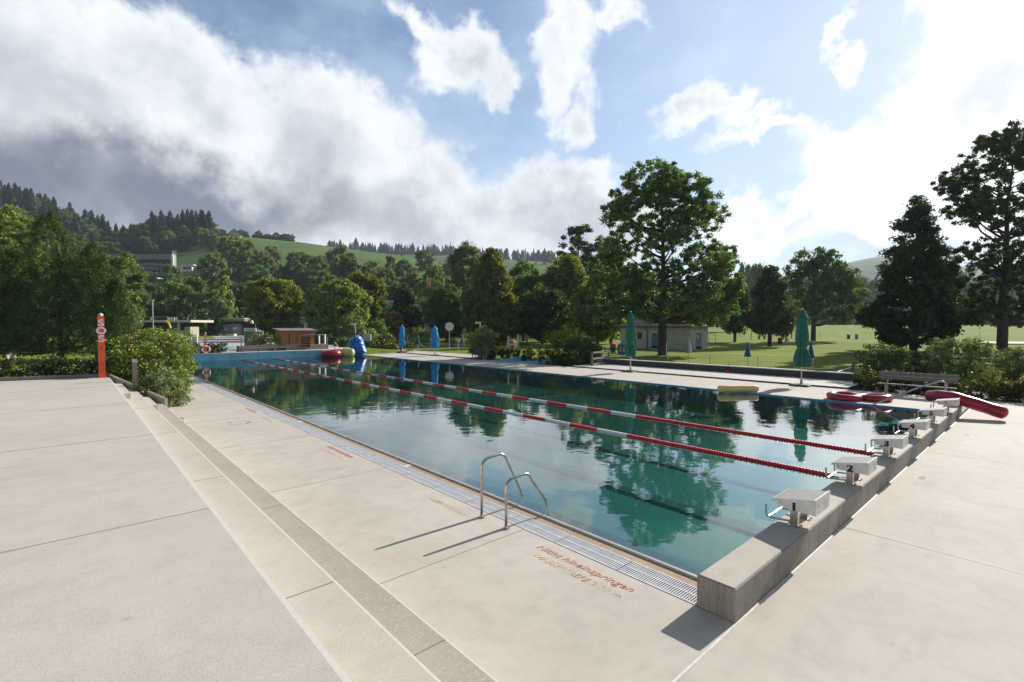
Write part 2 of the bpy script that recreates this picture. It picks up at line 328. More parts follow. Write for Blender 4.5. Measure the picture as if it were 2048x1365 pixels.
# ground / grass
def grassmat():
    m = bpy.data.materials.new('meadow_grass'); m.use_nodes = True; t = m.node_tree; q = NT(t); b = t.nodes['Principled BSDF']
    b.inputs['Roughness'].default_value = 1; b.inputs['Specular IOR Level'].default_value = .1
    g = q.n('ShaderNodeNewGeometry'); v = g.outputs['Position']
    c = q.mix(q.ss(q.noise(v, .12, 5), .38, .62), (.17, .225, .026, 1), (.225, .275, .036, 1))
    c = q.mix(q.m('MULTIPLY', q.ss(q.noise(v, 1.4, 5, .7), .45, .7), .5), c, (.10, .13, .028, 1))
    c = q.mix(q.m('MULTIPLY', q.ss(q.noise(v, 14, 3, .6), .45, .7), .45), c, (.07, .10, .02, 1))
    z = q.n('ShaderNodeSeparateXYZ'); q.link(v, z.inputs[0])
    far = q.ss(z.outputs[2], 4, 22)
    hc = q.mix(q.ss(q.noise(v, .02, 4), .4, .62), (.085, .150, .040, 1), (.120, .190, .050, 1))
    hc = q.mix(q.m('MULTIPLY', q.ss(q.noise(v, .25, 5, .7), .5, .7), .4), hc, (.05, .085, .024, 1))
    hc = q.mix(q.m('MULTIPLY', q.ss(q.noise(q.vm('MULTIPLY', v, (1, 1, 6)), .06, 6, .7), .52, .60), .35), hc, (.15, .19, .06, 1))
    q.link(q.mix(far, c, hc), b.inputs['Base Color'])
    bn = q.n('ShaderNodeBump'); bn.inputs['Strength'].default_value = .7; bn.inputs['Distance'].default_value = .05
    q.link(q.noise(v, 20, 4), bn.inputs['Height']); q.link(bn.outputs[0], b.inputs['Normal']); return m
M['grass'] = grassmat()

R1 = [(-900, 200), (-300, 350), (0, 418), (100, 452), (200, 488), (240, 500), (300, 492), (420, 484), (440, 478), (520, 482), (600, 490),
      (700, 503), (830, 520), (950, 550), (1100, 592), (1250, 625), (1400, 600), (1500, 575), (1600, 585), (1740, 600), (1850, 585), (2100, 590), (3000, 560)]
R2 = [(-900, 400), (200, 515), (400, 505), (640, 506), (800, 511), (900, 514), (1000, 521), (1100, 527), (1200, 545), (1400, 575), (1700, 590), (3000, 600)]
R3 = [(-900, 500), (1000, 560), (1400, 590), (1600, 560), (1700, 527), (1760, 515), (1850, 530), (2050, 545), (3000, 540)]
def prof(px, tab): return np.interp(px, [a for a, _ in tab], [b for _, b in tab])
def gz(u, v):
    u = np.asarray(u, float); v = np.asarray(v, float)
    f = u*(-math.sin(YAW))+v*math.cos(YAW); X = u*math.cos(YAW)+v*math.sin(YAW)
    px = 1024+FX*X/np.maximum(f, 1.0); px = np.clip(px, -900, 3000)
    px = np.where(f < 20, 1300, px)
    wl = (1-sst(u, 24, 31))*sst(v, 18, 30)
    z = -.15+.65*wl
    z = z+0.5*sst(f, 70, 110)*(np.sin(u*.07+1)*np.sin(v*.06))*.5
    h1 = (HC+(YH-prof(px, R1))*420/FX); s1 = sst(f, 120, 420)*.75+.25*np.clip((f-120)/300, 0, 1)
    rgt = sst(px, 1250, 1420)
    s1r = .035*sst(f, 110, 300)/.13+(1)*sst(f, 300, 420); s1r = np.clip(s1r*.0+sst(f, 290, 430), 0, 1)
    zz = h1*(s1*(1-rgt)+s1r*rgt)*(1-.55*sst(f, 440, 640))
    zz = np.maximum(zz, rgt*3.4*sst(f, 90, 280))
    h2 = (HC+(YH-prof(px, R2))*900/FX); z2 = h2*sst(f, 480, 900)*(1-.3*sst(f, 950, 1300))
    h3 = (HC+(YH-prof(px, R3))*1700/FX); z3 = h3*sst(f, 900, 1700)
    hl = np.where(f > 60, np.maximum(np.maximum(zz, z2), z3), 0)
    return z+hl
def G(u, v): return float(gz(u, v))

def axis(a, b, fine0, fine1, dens, extra):
    x = list(np.arange(fine0, fine1+.01, dens)); s = dens; p = fine1
    while p < b: s *= 1.045; p += s; x.append(p)
    s = dens; p = fine0
    while p > a: s *= 1.09; p -= s; x.append(p)
    return np.array(sorted(x+extra))
us = axis(-900, 2600, -30, 110, 2.0, [2.2, 2.24, 29.9, 30.0]); vs_ = axis(-900, 2600, -20, 120, 2.0, [23.9, 24.0, 48.15, 48.25])
UU, VV = np.meshgrid(us, vs_, indexing='ij'); ZZ = gz(UU, VV)
hole = (UU > -45) & (UU < 29.95) & (VV < 48.2) & (VV > -45) & ~((UU < 2.22) & (VV > 23.95))
ZZ = np.where(hole, -2.2, ZZ)
ni, nj = UU.shape; me = bpy.data.meshes.new('ground'); vv = np.stack([UU, VV, ZZ], -1).reshape(-1, 3)
ii, jj = np.meshgrid(np.arange(ni-1), np.arange(nj-1), indexing='ij'); a = (ii*nj+jj).ravel()
ff = np.stack([a, a+nj, a+nj+1, a+1], 1)
def npmesh(name, V, Fq, mats, smooth=False):
    me = bpy.data.meshes.new(name); n = Fq.shape[1]
    me.vertices.add(len(V)); me.vertices.foreach_set('co', V.astype(np.float32).ravel())
    me.loops.add(len(Fq)*n); me.loops.foreach_set('vertex_index', Fq.astype(np.int32).ravel())
    me.polygons.add(len(Fq)); me.polygons.foreach_set('loop_start', np.arange(0, len(Fq)*n, n, dtype=np.int32))
    for m in (mats if isinstance(mats, (list, tuple)) else [mats]): me.materials.append(m)
    me.update(calc_edges=True)
    if smooth: me.shade_smooth()
    return me
g = put('ground', npmesh('ground', vv, ff, M['grass'], True)); g['kind'] = 'structure'
# ------------------------------------------------------------------ pool, decks, steps
UL, UR, V0, V1, ZW = 5.36, 22.1, 2.45, 48.0, -0.05
def fz(v): return -0.95+(v-V0)/(V1-V0)*0.42      # pool floor height (deeper at the starting blocks)
m = MB(); m.box(2.2, 4.77, 2.04, 48, -2, 0); m.box(2.2, 26.55, -40, 2.03, -2, 0); m.box(22.1, 26.5, 2.04, 53, -2, 0); m.box(21.4, 22.1, 2.04, 2.45, -2, 0)
m.box(26.55, 60, -40, -4, -2, -.004)
# thin expansion joints, 3 mm proud sheets of the same slab
for v in (5.05, 9.15, 13.25, 17.3, 21.4, 25.5, 29.6, 33.7, 37.8, 41.9): m.box(2.27, 4.76, v-.004, v+.004, 0, .003, 1)
for u in (8.25, 14.7, 21.1): m.box(u-.006, u+.006, -40, 2.02, 0, .003, 1)
for v in (8, 14.4, 20.8, 27.2, 33.6, 40): m.box(22.3, 26.4, v-.006, v+.006, 0, .003, 1)
struct('pool_deck', m, [M['deck'], M['joint']])
m = MB(); m.box(2.3, 24.3, 2.028, 2.05, -.5, .006); struct('sealed_joint', m, M['seal'])
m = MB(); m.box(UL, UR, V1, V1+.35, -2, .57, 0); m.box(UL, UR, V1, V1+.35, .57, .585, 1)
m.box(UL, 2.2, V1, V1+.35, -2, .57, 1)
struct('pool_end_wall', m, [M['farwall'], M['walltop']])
m = MB()
c = [(UL, V0), (UR, V0), (UR, V1), (UL, V1)]
m.quad((UL, V0, fz(V0)), (UR, V0, fz(V0)), (UR, V1, fz(V1)), (UL, V1, fz(V1)), 0)
for i in range(4):
    (x0, y0), (x1, y1) = c[i], c[(i+1) % 4]
    if i == 2: continue
    x0, x1 = [min(max(x, UL+.008), UR-.008) for x in (x0, x1)]; y0, y1 = [min(max(y, V0+.008), V1) for y in (y0, y1)]
    m.quad((x0, y0, -1.2), (x1, y1, -1.2), (x1, y1, -.006), (x0, y0, -.006), 1)
m.quad((UL, V1-.002, -1.2), (UR, V1-.002, -1.2), (UR, V1-.002, .555), (UL, V1-.002, .555), 2)
def floor_strip(x0, x1, y0, y1, mi, k=.004): m.quad((x0, y0, fz(y0)+k), (x1, y0, fz(y0)+k), (x1, y1, fz(y1)+k), (x0, y1, fz(y1)+k), mi)
for k in range(6):
    u = 7.1+2.5*k; floor_strip(u-(.24 if k == 0 else .15), u+(.24 if k == 0 else .15), 3.2, 46, 3)
for (ya, yb) in ((24.2, 24.4),): floor_strip(UL, UR, ya, yb, 3, .008)
floor_strip(UL+.02, UR-.02, 35.6, 35.75, 4, .010)
m.box(UL+.012, UL+.20, 19, 35.6, -.30, -.10, 4)
struct('pool_basin', m, [M['floor'], M['basinblue'], M['farwall'], M['line'], M['cyan']])
m = MB(); m.box(20.3, 22.05, 2.46, 2.95, -1.1, -.16); m.box(20.3, 22.05, 2.95, 3.35, -1.1, -.26); m.box(20.3, 22.05, 3.35, 3.75, -1.1, -.36); m.box(20.3, 22.05, 3.75, 4.15, -1.1, -.46)
for v, z in ((2.95, -.16), (3.35, -.26), (3.75, -.36), (4.15, -.46)): m.box(20.3, 22.05, v-.05, v, z, z+.004, 1)
struct('pool_steps', m, [M['farwall'], M['line']])
# water: Fresnel mirror over a tinted clear body
wm = bpy.data.materials.new('pool_water'); wm.use_nodes = True; t = wm.node_tree; t.nodes.clear(); q = NT(t)
tc = q.n('ShaderNodeNewGeometry'); v = tc.outputs['Position']
h = q.m('ADD', q.m('MULTIPLY', q.noise(q.vm('MULTIPLY', v, (1, 1.0, 1)), 1.1, 3, .5), 1.0), q.m('MULTIPLY', q.noise(v, 7.0, 3, .5), .10))
bn = q.n('ShaderNodeBump'); bn.inputs['Strength'].default_value = .5; bn.inputs['Distance'].default_value = .012; q.link(h, bn.inputs['Height'])
ci = q.m('ABSOLUTE', q.vm('DOT_PRODUCT', bn.outputs[0], tc.outputs['Incoming']))      # same reflectance from above and below
fres = q.m('ADD', .022, q.m('MULTIPLY', q.m('POWER', q.m('SUBTRACT', 1.0, ci, clamp=True), 4.6), .95))
gl = q.n('ShaderNodeBsdfGlossy'); gl.inputs['Roughness'].default_value = .02; q.link(bn.outputs[0], gl.inputs['Normal'])
tr = q.n('ShaderNodeBsdfTransparent'); tr.inputs[0].default_value = (.45, .78, .76, 1)
mx = q.n('ShaderNodeMixShader'); q.link(q.m('MINIMUM', q.m('MULTIPLY', fres, 1.95), .76), mx.inputs[0]); q.link(tr.outputs[0], mx.inputs[1]); q.link(gl.outputs[0], mx.inputs[2])
o = q.n('ShaderNodeOutputMaterial'); q.link(mx.outputs[0], o.inputs[0])
m = MB(); m.quad((UL, V0, ZW), (UR, V0, ZW), (UR, V1-.004, ZW), (UL, V1-.004, ZW)); struct('water', m, wm)
# overflow channel along the near side
m = MB(); m.box(5.115, 5.312, 2.46, 48, -1.5, -.014, 0); m.box(4.775, 5.125, 2.46, 48, -1.5, -.06, 1)
for k in range(6): m.box(5.125, 5.29, 9.0+6.4*k, 9.12+6.4*k, -.018, -.012, 2)
struct('overflow_channel', m, [M['tan'], M['slot'], M['white']])
m = MB(); m.bbox(5.312, 5.365, 2.455, 48, -1.3, .012, .006); struct('pool_rim', m, M['rim'])
gr = thing('drain_grating', 'long white slatted drain grating running beside the near pool edge', 'grating', (4.95, 2.46, 0))
def grate_panel(L_, fine):
    m = MB()
    for x in (-.165, -.006, .150): m.box(x, x+.014, 0, L_-.012, -.02, .006)
    n = int(L_/fine)
    for k in range(n):
        y = k*L_/n; m.box(-.165, .163, y, y+fine*.42, -.018, .0035)
    return m.mesh('grating_panel', M['grate'])
gp = grate_panel(1.0, .028)
for k in range(45): o = put('grating_panel', gp, gr); o.location = (0, k*1.01, 0)
# terrace and seating steps
TZ = 1.03
m = MB(); m.prism([(-45, -40), (1.035, -40), (1.035, 23.35), (-2.0, 24.0), (-45, 33)], -1, TZ, 0); m.box(1.035, 1.07, -40, 23.3, .3, TZ, 1)
for v in (5.8, 10.43, 15.06, 19.7, 1.17): m.box(-44.9, 1.03, v-.004, v+.004, TZ, TZ+.003, 2)
struct('terrace', m, [M['terrace'], M['nosing'], M['joint']])
m = MB(); m.box(1.075, 1.66, -40, 21.9, -1, .69, 0); m.box(1.66, 1.678, -40, 21.9, .2, .69, 1); m.box(1.68, 2.235, -40, 20.2, -1, .34, 2); m.box(2.235, 2.25, -40, 20.2, -1, .34, 1)
for v in (2.0, 4.15, 8.2, 12.3, 16.4): m.box(1.08, 1.655, v-.005, v+.005, .69, .693, 3)
for v in (3.3, 7.4, 11.5, 15.6): m.box(1.685, 2.23, v-.005, v+.005, .34, .343, 3)
m.box(1.072, 1.36, 18.9, 22.6, .69, .86, 0); m.box(1.682, 1.95, 18.2, 21.0, .34, .52, 0); m.box(2.255, 2.52, 17.6, 19.6, 0, .17, 0)
struct('seating_steps', m, [M['step_a'], M['nosing'], M['step_b'], M['joint']])
m = MB()
for (a, b, za, zb) in (((1.02, 23.55), (2.35, 19.75), 1.16, .50),):
    d = (Vector(b)-Vector(a)).normalized(); n = Vector((-d.y, d.x))*-.045
    pts = [Vector(a)-n, Vector(b)-n, Vector(b)+n, Vector(a)+n]; zz = [za, zb, zb, za]
    m.add([(p.x, p.y, -.5) for p in pts]+[(p.x, p.y, z) for p, z in zip(pts, zz)], [(3, 2, 1, 0), (4, 5, 6, 7), (0, 1, 5, 4), (1, 2, 6, 5), (2, 3, 7, 6), (3, 0, 4, 7)])
tag(m.build('cheek_wall', M['wallc']), 'low sloping concrete cheek wall beside the top of the small stairs', 'wall')
m = MB(); a = Vector((1.05, 23.42)); b = Vector((-45, 33.3)); n = Vector((.21, .98))*.09
m.prism([a, a+n, b+n, b], -.5, 1.15); tag(m.build('terrace_kerb', M['wallc']), 'thin raised concrete kerb along the far edge of the upper terrace', 'kerb')
# starting block wall
t = thing('starting_wall', 'long low raw concrete wall carrying the numbered starting blocks', 'wall', (4.78, 2.055, 0))
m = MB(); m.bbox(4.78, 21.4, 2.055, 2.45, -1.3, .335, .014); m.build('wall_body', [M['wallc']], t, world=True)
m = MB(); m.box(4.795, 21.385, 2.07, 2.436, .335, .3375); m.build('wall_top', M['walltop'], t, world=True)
m = MB(); m.bbox(21.41, 23.6, 2.06, 2.30, -.3, .10); tag(m.build('kerb', M['wallc']), 'short low concrete kerb continuing past the end of the starting wall', 'kerb')
# far deck, paving
m = MB(); m.prism([(5.3, 48.35), (22.1, 48.35), (22.1, 53), (24.5, 60), (20, 62), (12, 62), (2, 56), (3, 48.2)], -.5, .57)
struct('far_deck', m, M['deck'])
def flat(name, pts, z, mt):
    m = MB(); m.add([(p[0], p[1], z) for p in pts], [tuple(range(len(pts)))]); return struct(name, m, mt)
p_ = [P(x, y, .60) for x, y in ((340, 702), (478, 700), (500, 690), (600, 690), (600, 678), (560, 671), (330, 671), (300, 690))]
flat('far_paving', p_, .60, M['path'])
flat('paddling_pool', [P(x, y, .64) for x, y in ((395, 696), (470, 696.5), (470, 692), (425, 693))], .64, M['lightblue'])
flat('grass_strip', [P(x, y, .64) for x, y in ((396, 677), (432, 677.5), (425, 674.5), (396, 674.5))], .64, M['grass'])
flat('sand_pit', [P(x, y, -.05) for x, y in ((1688, 706), (1740, 709.5), (1900, 716), (2060, 720), (2300, 725), (2300, 706), (2048, 707), (1850, 703), (1740, 702))], -.04, M['gravel'])
flat('road', [P(x, y, -.05) for x, y in ((1960, 684), (2300, 686), (2300, 690), (1960, 688))], .02, M['path'])
flat('garden_bed', [(26.56, -4), (26.56, 6.2), (34, 6.2), (34, -4)], -.05, M['bark'])

# ------------------------------------------------------------------ text
def text(name, s, size, parent, loc, X, Y, mt, xs=1.0, shear=0.0, bold=0.0, ext=.002, center=False, label=None, space=1.0):
    cu = bpy.data.curves.new('txt', 'FONT'); cu.body = s; cu.size = size; cu.shear = shear; cu.space_character = space; cu.offset = bold; cu.extrude = ext
    if center: cu.align_x = 'CENTER'; cu.align_y = 'CENTER'
    tmp = bpy.data.objects.new('txt', cu); C.objects.link(tmp)
    me = bpy.data.meshes.new_from_object(tmp.evaluated_get(bpy.context.evaluated_depsgraph_get()))
    bpy.data.objects.remove(tmp); me.materials.clear(); me.materials.append(mt); me.name = name
    X = Vector(X); Y = Vector(Y); Z = X.cross(Y); Mx = Matrix(((X.x*xs, Y.x, Z.x, loc[0]), (X.y*xs, Y.y, Z.y, loc[1]), (X.z*xs, Y.z, Z.z, loc[2]), (0, 0, 0, 1)))
    me.transform(Mx); return put(name, me, parent, label)
def wornpaint(name, c, wear):
    m = bpy.data.materials.new(name); m.use_nodes = True; t = m.node_tree; q = NT(t); b = t.nodes['Principled BSDF']; b.inputs['Roughness'].default_value = .8
    b.inputs['Base Color'].default_value = (*c, 1); g = q.n('ShaderNodeNewGeometry')
    n = q.m('ADD', q.noise(g.outputs['Position'], 30, 6, .7), q.m('MULTIPLY', q.m('SUBTRACT', q.noise(g.outputs['Position'], 3.2, 2), .5), .9))
    q.link(q.m('SUBTRACT', 1, q.m('MULTIPLY', q.ss(n, wear-.10, wear+.14), .9)), b.inputs['Alpha']); return m
M['redpaint'] = wornpaint('worn_red_paint', (.62, .30, .22), .80); M['yelpaint'] = wornpaint('worn_yellow_paint', (.72, .54, .29), .46)
M['faint'] = wornpaint('faint_orange_paint', (.70, .50, .28), .36)
def floortext(s, u, v, length, size, mt, label, name='painted_lettering', xs=None, grp=None, bold=0.0):
    o = text(name, s, size, None, (0, 0, 0), (0, -1, 0), (1, 0, 0), mt, 1, .22, bold, .0015, False, None, 1.0)
    ys = [p.co.y for p in o.data.vertices]; L0 = max(ys)-min(ys)
    o.data.transform(Matrix.Diagonal((1, length/L0, 1, 1))); o.location = (u, v, .004); tag(o, label, 'lettering', grp); return o
NH = 'Nicht hineinspringen'
floortext(NH, 4.50, 4.53, 1.46, .155, M['redpaint'], 'red no-jumping lettering on the deck between the ladder and the near wall corner')
floortext('WASSERTIEFE 2.00 m', 4.30, 4.42, 1.32, .13, M['yelpaint'], 'worn yellow water depth lettering directly beneath the nearest red line')
floortext('WASSERTIEFE 2.00m', 4.44, 7.17, 1.15, .12, M['yelpaint'], 'faded yellow water depth lettering beside the ladder foot')
floortext(NH, 4.56, 11.8, 1.42, .155, M['redpaint'], 'red no-jumping lettering on the deck halfway along the pool edge')
floortext('WASSERTIEFE 2.00 m', 4.34, 11.7, 1.3, .13, M['faint'], 'nearly vanished orange depth lettering beneath the second red line')
floortext(NH, 4.58, 19.3, 1.3, .155, M['redpaint'], 'farthest red no-jumping lettering near the round cover')
floortext('WASSERTIEFE 1.80 m', 4.48, 17.0, 1.1, .13, M['yelpaint'], 'faded yellow depth lettering just before the farthest red line')
for (x, y, lab) in ((1848, 949, 'faint orange lettering on the right deck opposite block three'), (1935, 867, 'tiny faint orange lettering on the right deck opposite block four')):
    p = P(x, y); o = text('painted_lettering', 'TIEFE', .13, None, (p.x-.5, p.y-.06, .004), (1, 0, 0), (0, 1, 0), M['faint'], 1.1, .3, .004, .0015); tag(o, lab, 'lettering')
p = P(478, 846); mb = MB(); mb.torus((0, 0, 0), .31, .006, n=40, m=4, M=Matrix.Diagonal((1, 1, .4)))
o = mb.build('cover_ring', M['joint']); o.location = (p.x, p.y, .002)
for s in (-1, 1):
    mb = MB(); mb.bbox(-.05, .05, -.03, .03, 0, .006); h_ = mb.build('lift_hole', M['black'], o); h_.location = (s*.2, -s*.2, .0)
tag(o, 'thin dark ring of a round access cover set flush in the left deck', 'cover')

# ------------------------------------------------------------------ starting blocks
def block(i):
    t = thing('starting_block', ['white starting block with a bold black 1 nearest the camera', 'second white starting block, marked 2, by the near rope end',
        'white starting block marked 3 at the end of the farther lane rope', 'fourth white starting block, marked 4, on the bare stretch of wall', 'white starting block marked 5 beside the pool steps',
        'farthest white starting block marked 6 in front of the red tube'][i], 'starting block', (6.8+2.5*i+.27, 2.2, .335), 0, 'starting blocks on the concrete wall')
    # local: x along wall (-.27..+.27), y towards water (+)
    def slab(x0, x1, yb, yf, zb0, zf0, zb1, zf1, m):
        vs = [(x0, yb, zb0), (x1, yb, zb0), (x1, yf, zf0), (x0, yf, zf0), (x0, yb, zb1), (x1, yb, zb1), (x1, yf, zf1), (x0, yf, zf1)]
        m.add(vs, [(3, 2, 1, 0), (4, 5, 6, 7), (0, 1, 5, 4), (1, 2, 6, 5), (2, 3, 7, 6), (3, 0, 4, 7)])
    m = MB(); slab(-.265, .265, -.24, .20, .215, .225, .372, .292, m); m.build('housing', M['white'], t)
    m = MB(); slab(-.285, .285, -.215, .265, .368, .284, .402, .320, m); slab(-.285, .285, -.245, -.215, .362, .362, .418, .412, m); m.build('top_plate', M['white'], t)
    m = MB(); slab(-.275, .275, -.208, .255, .401, .320, .4045, .3235, m); m.build('grip_pad', M['pad'], t)
    for s in (-1, 1):
        m = MB(); m.bbox(s*.185-.028, s*.185+.028, -.02, .07, .006, .235, .002); lg = m.build('post', M['steel'], t)
        m = MB(); m.bbox(s*.185-.055, s*.185+.055, -.06, .11, .0028, .010, .002)
        for yy in (-.045, .095):
            for xx in (-.04, .04): m.lathe([(.012, .010), (.012, .020), (.006, .024)], 8, (s*.185+xx, yy, 0))
        m.build('foot_plate', M['steel'], lg)
    m = MB()
    m.tube([(-.235, .07, .065), (-.235, .30, .045), (-.235, .335, .052), (-.235, .352, .085), (-.235, .352, .215)], .014, 10)
    m.tube([(.235, .07, .065), (.235, .30, .045), (.235, .335, .052), (.235, .352, .085), (.235, .352, .215)], .014, 10)
    m.tube([(-.235, .325, .048), (.235, .325, .048)], .013, 8); m.tube([(-.235, .07, .065), (-.16, .05, .065)], .013, 8); m.tube([(.235, .07, .065), (.16, .05, .065)], .013, 8)
    m.build('grab_rail', M['steel'], t, smooth=True)
    text('number', str(i+1), .155, t, (-.266, .05, .226), (0, -1, 0), (0, 0, 1), M['num'], 1.1, 0, .008, .002)
    text('rear_number', str(i+1), .09, t, (.10, -.241, .25), (1, 0, 0), (0, 0, 1), M['emboss'], 1, 0, .002, .001)
for i in range(6): block(i)

# pool ladder
t = thing('pool_ladder', 'pair of bent stainless grab rails of the pool ladder at the near edge', 'ladder', (4.6, 5.5, 0))
def arc(p0, p1, p2, n=6):
    return [Vector(p0)*(1-s)**2+Vector(p1)*2*s*(1-s)+Vector(p2)*s*s for s in [k/n for k in range(n+1)]]
for v, zt in ((5.8, .89), (5.24, .705)):
    pts = [(4.6, v, 0), (4.6, v, zt-.16)]+arc((4.6, v, zt-.14), (4.6, v, zt-.02), (4.74, v, zt))[1:]+[(4.9, v, zt+.012)]+arc((4.96, v, zt+.012), (5.05, v, zt+.014), (5.09, v, zt-.09))+arc((5.40, v, .24), (5.455, v, .12), (5.455, v, .02))+[(5.455, v, -.55)]
    m = MB(); m.tube(pts, .0205, 14); rl = m.build('handrail', M['steel'], t, smooth='full', world=True)
    m = MB(); m.lathe([(.055, .001), (.055, .012), (.028, .02), (.026, .05)], 16, (4.6, v, 0)); m.build('flange', M['steel'], t, smooth=True, world=True)
for z in (-.2, -.42): m = MB(); m.bbox(5.40, 5.50, 5.24, 5.8, z-.02, z); m.build('rung', M['steel'], t, world=True)

# lane ropes
def floats(n=8):
    m = MB()
    for k in range(n):
        y = k/n; h_ = 1/n
        for (ya, yb, r) in ((.01, .47, .050), (.50, .98, .054)):
            pr = [(.034, ya*h_), (r*.86, ya*h_+.003), (r, (ya+.1)*h_), (r, (yb-.1)*h_), (r*.86, yb*h_-.003), (.034, yb*h_)]
            vs = []
            o_ = len(m.v); nn = 9
            for (rr, yy) in pr: vs += [(rr*math.cos(2*math.pi*j/nn), y+yy, rr*math.sin(2*math.pi*j/nn)) for j in range(nn)]
            m.add(vs, [(a*nn+j, a*nn+(j+1) % nn, (a+1)*nn+(j+1) % nn, (a+1)*nn+j) for a in range(len(pr)-1) for j in range(nn)])
    return m
fr_, fw_ = floats().mesh('red_floats', M['red'], True), floats().mesh('white_floats', M['wfloat'], True)
for (u, va, vsw, lab) in ((11.08, 2.92, 7.7, 'near lane rope of red and white floats ending between blocks two and three'), (13.72, 2.8, 9.2, 'farther lane rope of red and white floats ending by block three')):
    t = thing('lane_rope', lab, 'lane rope', (u, va, ZW+.012), 0, 'lane ropes across the pool')
    v = va; k = 0; rng = random.Random(int(u))
    sw = vsw
    n0 = int(round(vsw-va)); s0 = (vsw-va)/n0
    y = 0; segs = [(s0, 'r')]*n0
    rest = 47.2-vsw; nn = int(rest); col_ = 'w'
    for j in range(nn):
        segs.append((rest/nn, 'r' if j > nn-4 else col_)); col_ = 'r' if col_ == 'w' else 'w'
    for ln, c_ in segs:
        o = put('float_segment', fr_ if c_ == 'r' else fw_, t, 'red floats' if c_ == 'r' else 'white floats'); o.location = (math.sin(y*.35)*.02, y, 0); o.scale = (1, ln, 1); y += ln
    m = MB(); m.tube([(0, -.42, .0), (0, 0, 0), (0, y, 0), (0, y+.8, .25)], .012, 6); m.build('cable', M['steel'], t)

# SOS posts, lifebuoy
CX = Vector((math.cos(YAW), math.sin(YAW), 0)); CY = Vector((-math.sin(YAW), math.cos(YAW), 0))
def sos(loc, h, wd, label, grp, small=False):
    t = thing('emergency_post', label, 'emergency post', loc, 0, grp)
    m = MB(); m.bbox(-wd/2, wd/2, -.05, .02, .02, h, .01); m.build('post_body', M['orange'], t)
    m = MB(); m.bbox(-wd*.7, wd*.7, -.1, .1, 0, .02); m.build('foot_plate', M['orange'], t)
    m = MB(); m.lathe([(wd*.28, h), (wd*.28, h+.03), (wd*.4, h+.03), (wd*.36, h+.06), (wd*.15, h+.09), (.02, h+.10)], 14); m.build('beacon', M['white'], t, smooth=True)
    for k, ch in enumerate('SOS'):
        text('letter', ch, h*.148, t, (0, -.0515, h-.12-h*.062-k*h*.128), (1, 0, 0), (0, 0, 1), M['sosw'], 1.1, 0, .010, .002, True)
    for s in (-1, 1):
        m = MB(); m.tube([(s*wd/2, 0, h*.60), (s*(wd/2+.05), 0, h*.60)], [.04, .035], 12); m.build('knob', M['orange'], t)
    m = MB(); m.bbox(-.008, .012, -.06, -.05, h*.46, h*.50); m.build('keyhole', M['black'], t)
    return t
sos((.865, 23.2, TZ), 2.24, .195, 'tall orange post with white vertical SOS letters at the corner of the terrace', None)
p = Vector((8.62, 48.6, .57)); sos(p, 1.72, .20, 'distant orange SOS post standing in the hedge at the far pool wall', None)
t = thing('lifebuoy', 'white and red lifebuoy hanging on the distant orange post', 'lifebuoy', p+Vector((0, -.13, .36)), 0)
Mv = Matrix.Rotation(math.pi/2, 3, 'X')
for k in range(4):
    m = MB(); m.torus((0, 0, 0), .27, .065, Mv, 12, 10, a0=k*math.pi/2+.22+.78, a1=(k+1)*math.pi/2-.22+.78); m.build('ring_segment', M['white'], t, smooth='full')
    m = MB(); m.torus((0, 0, 0), .27, .067, Mv, 6, 10, a0=k*math.pi/2-.22+.78, a1=k*math.pi/2+.22+.78); m.build('band', M['red'], t, smooth='full')
t = thing('light_bollard', 'slim square grey metal bollard beside the stairs and the rose bush', 'bollard', (1.66, 21.3, .2), 0)
m = MB(); m.bbox(-.066, .066, -.05, .05, 0, 1.45, .004); m.build('column', M['timber'], t)
m = MB(); m.bbox(-.07, .07, -.054, .054, 1.45, 1.56, .004); m.build('lamp_head', M['galv'], t)

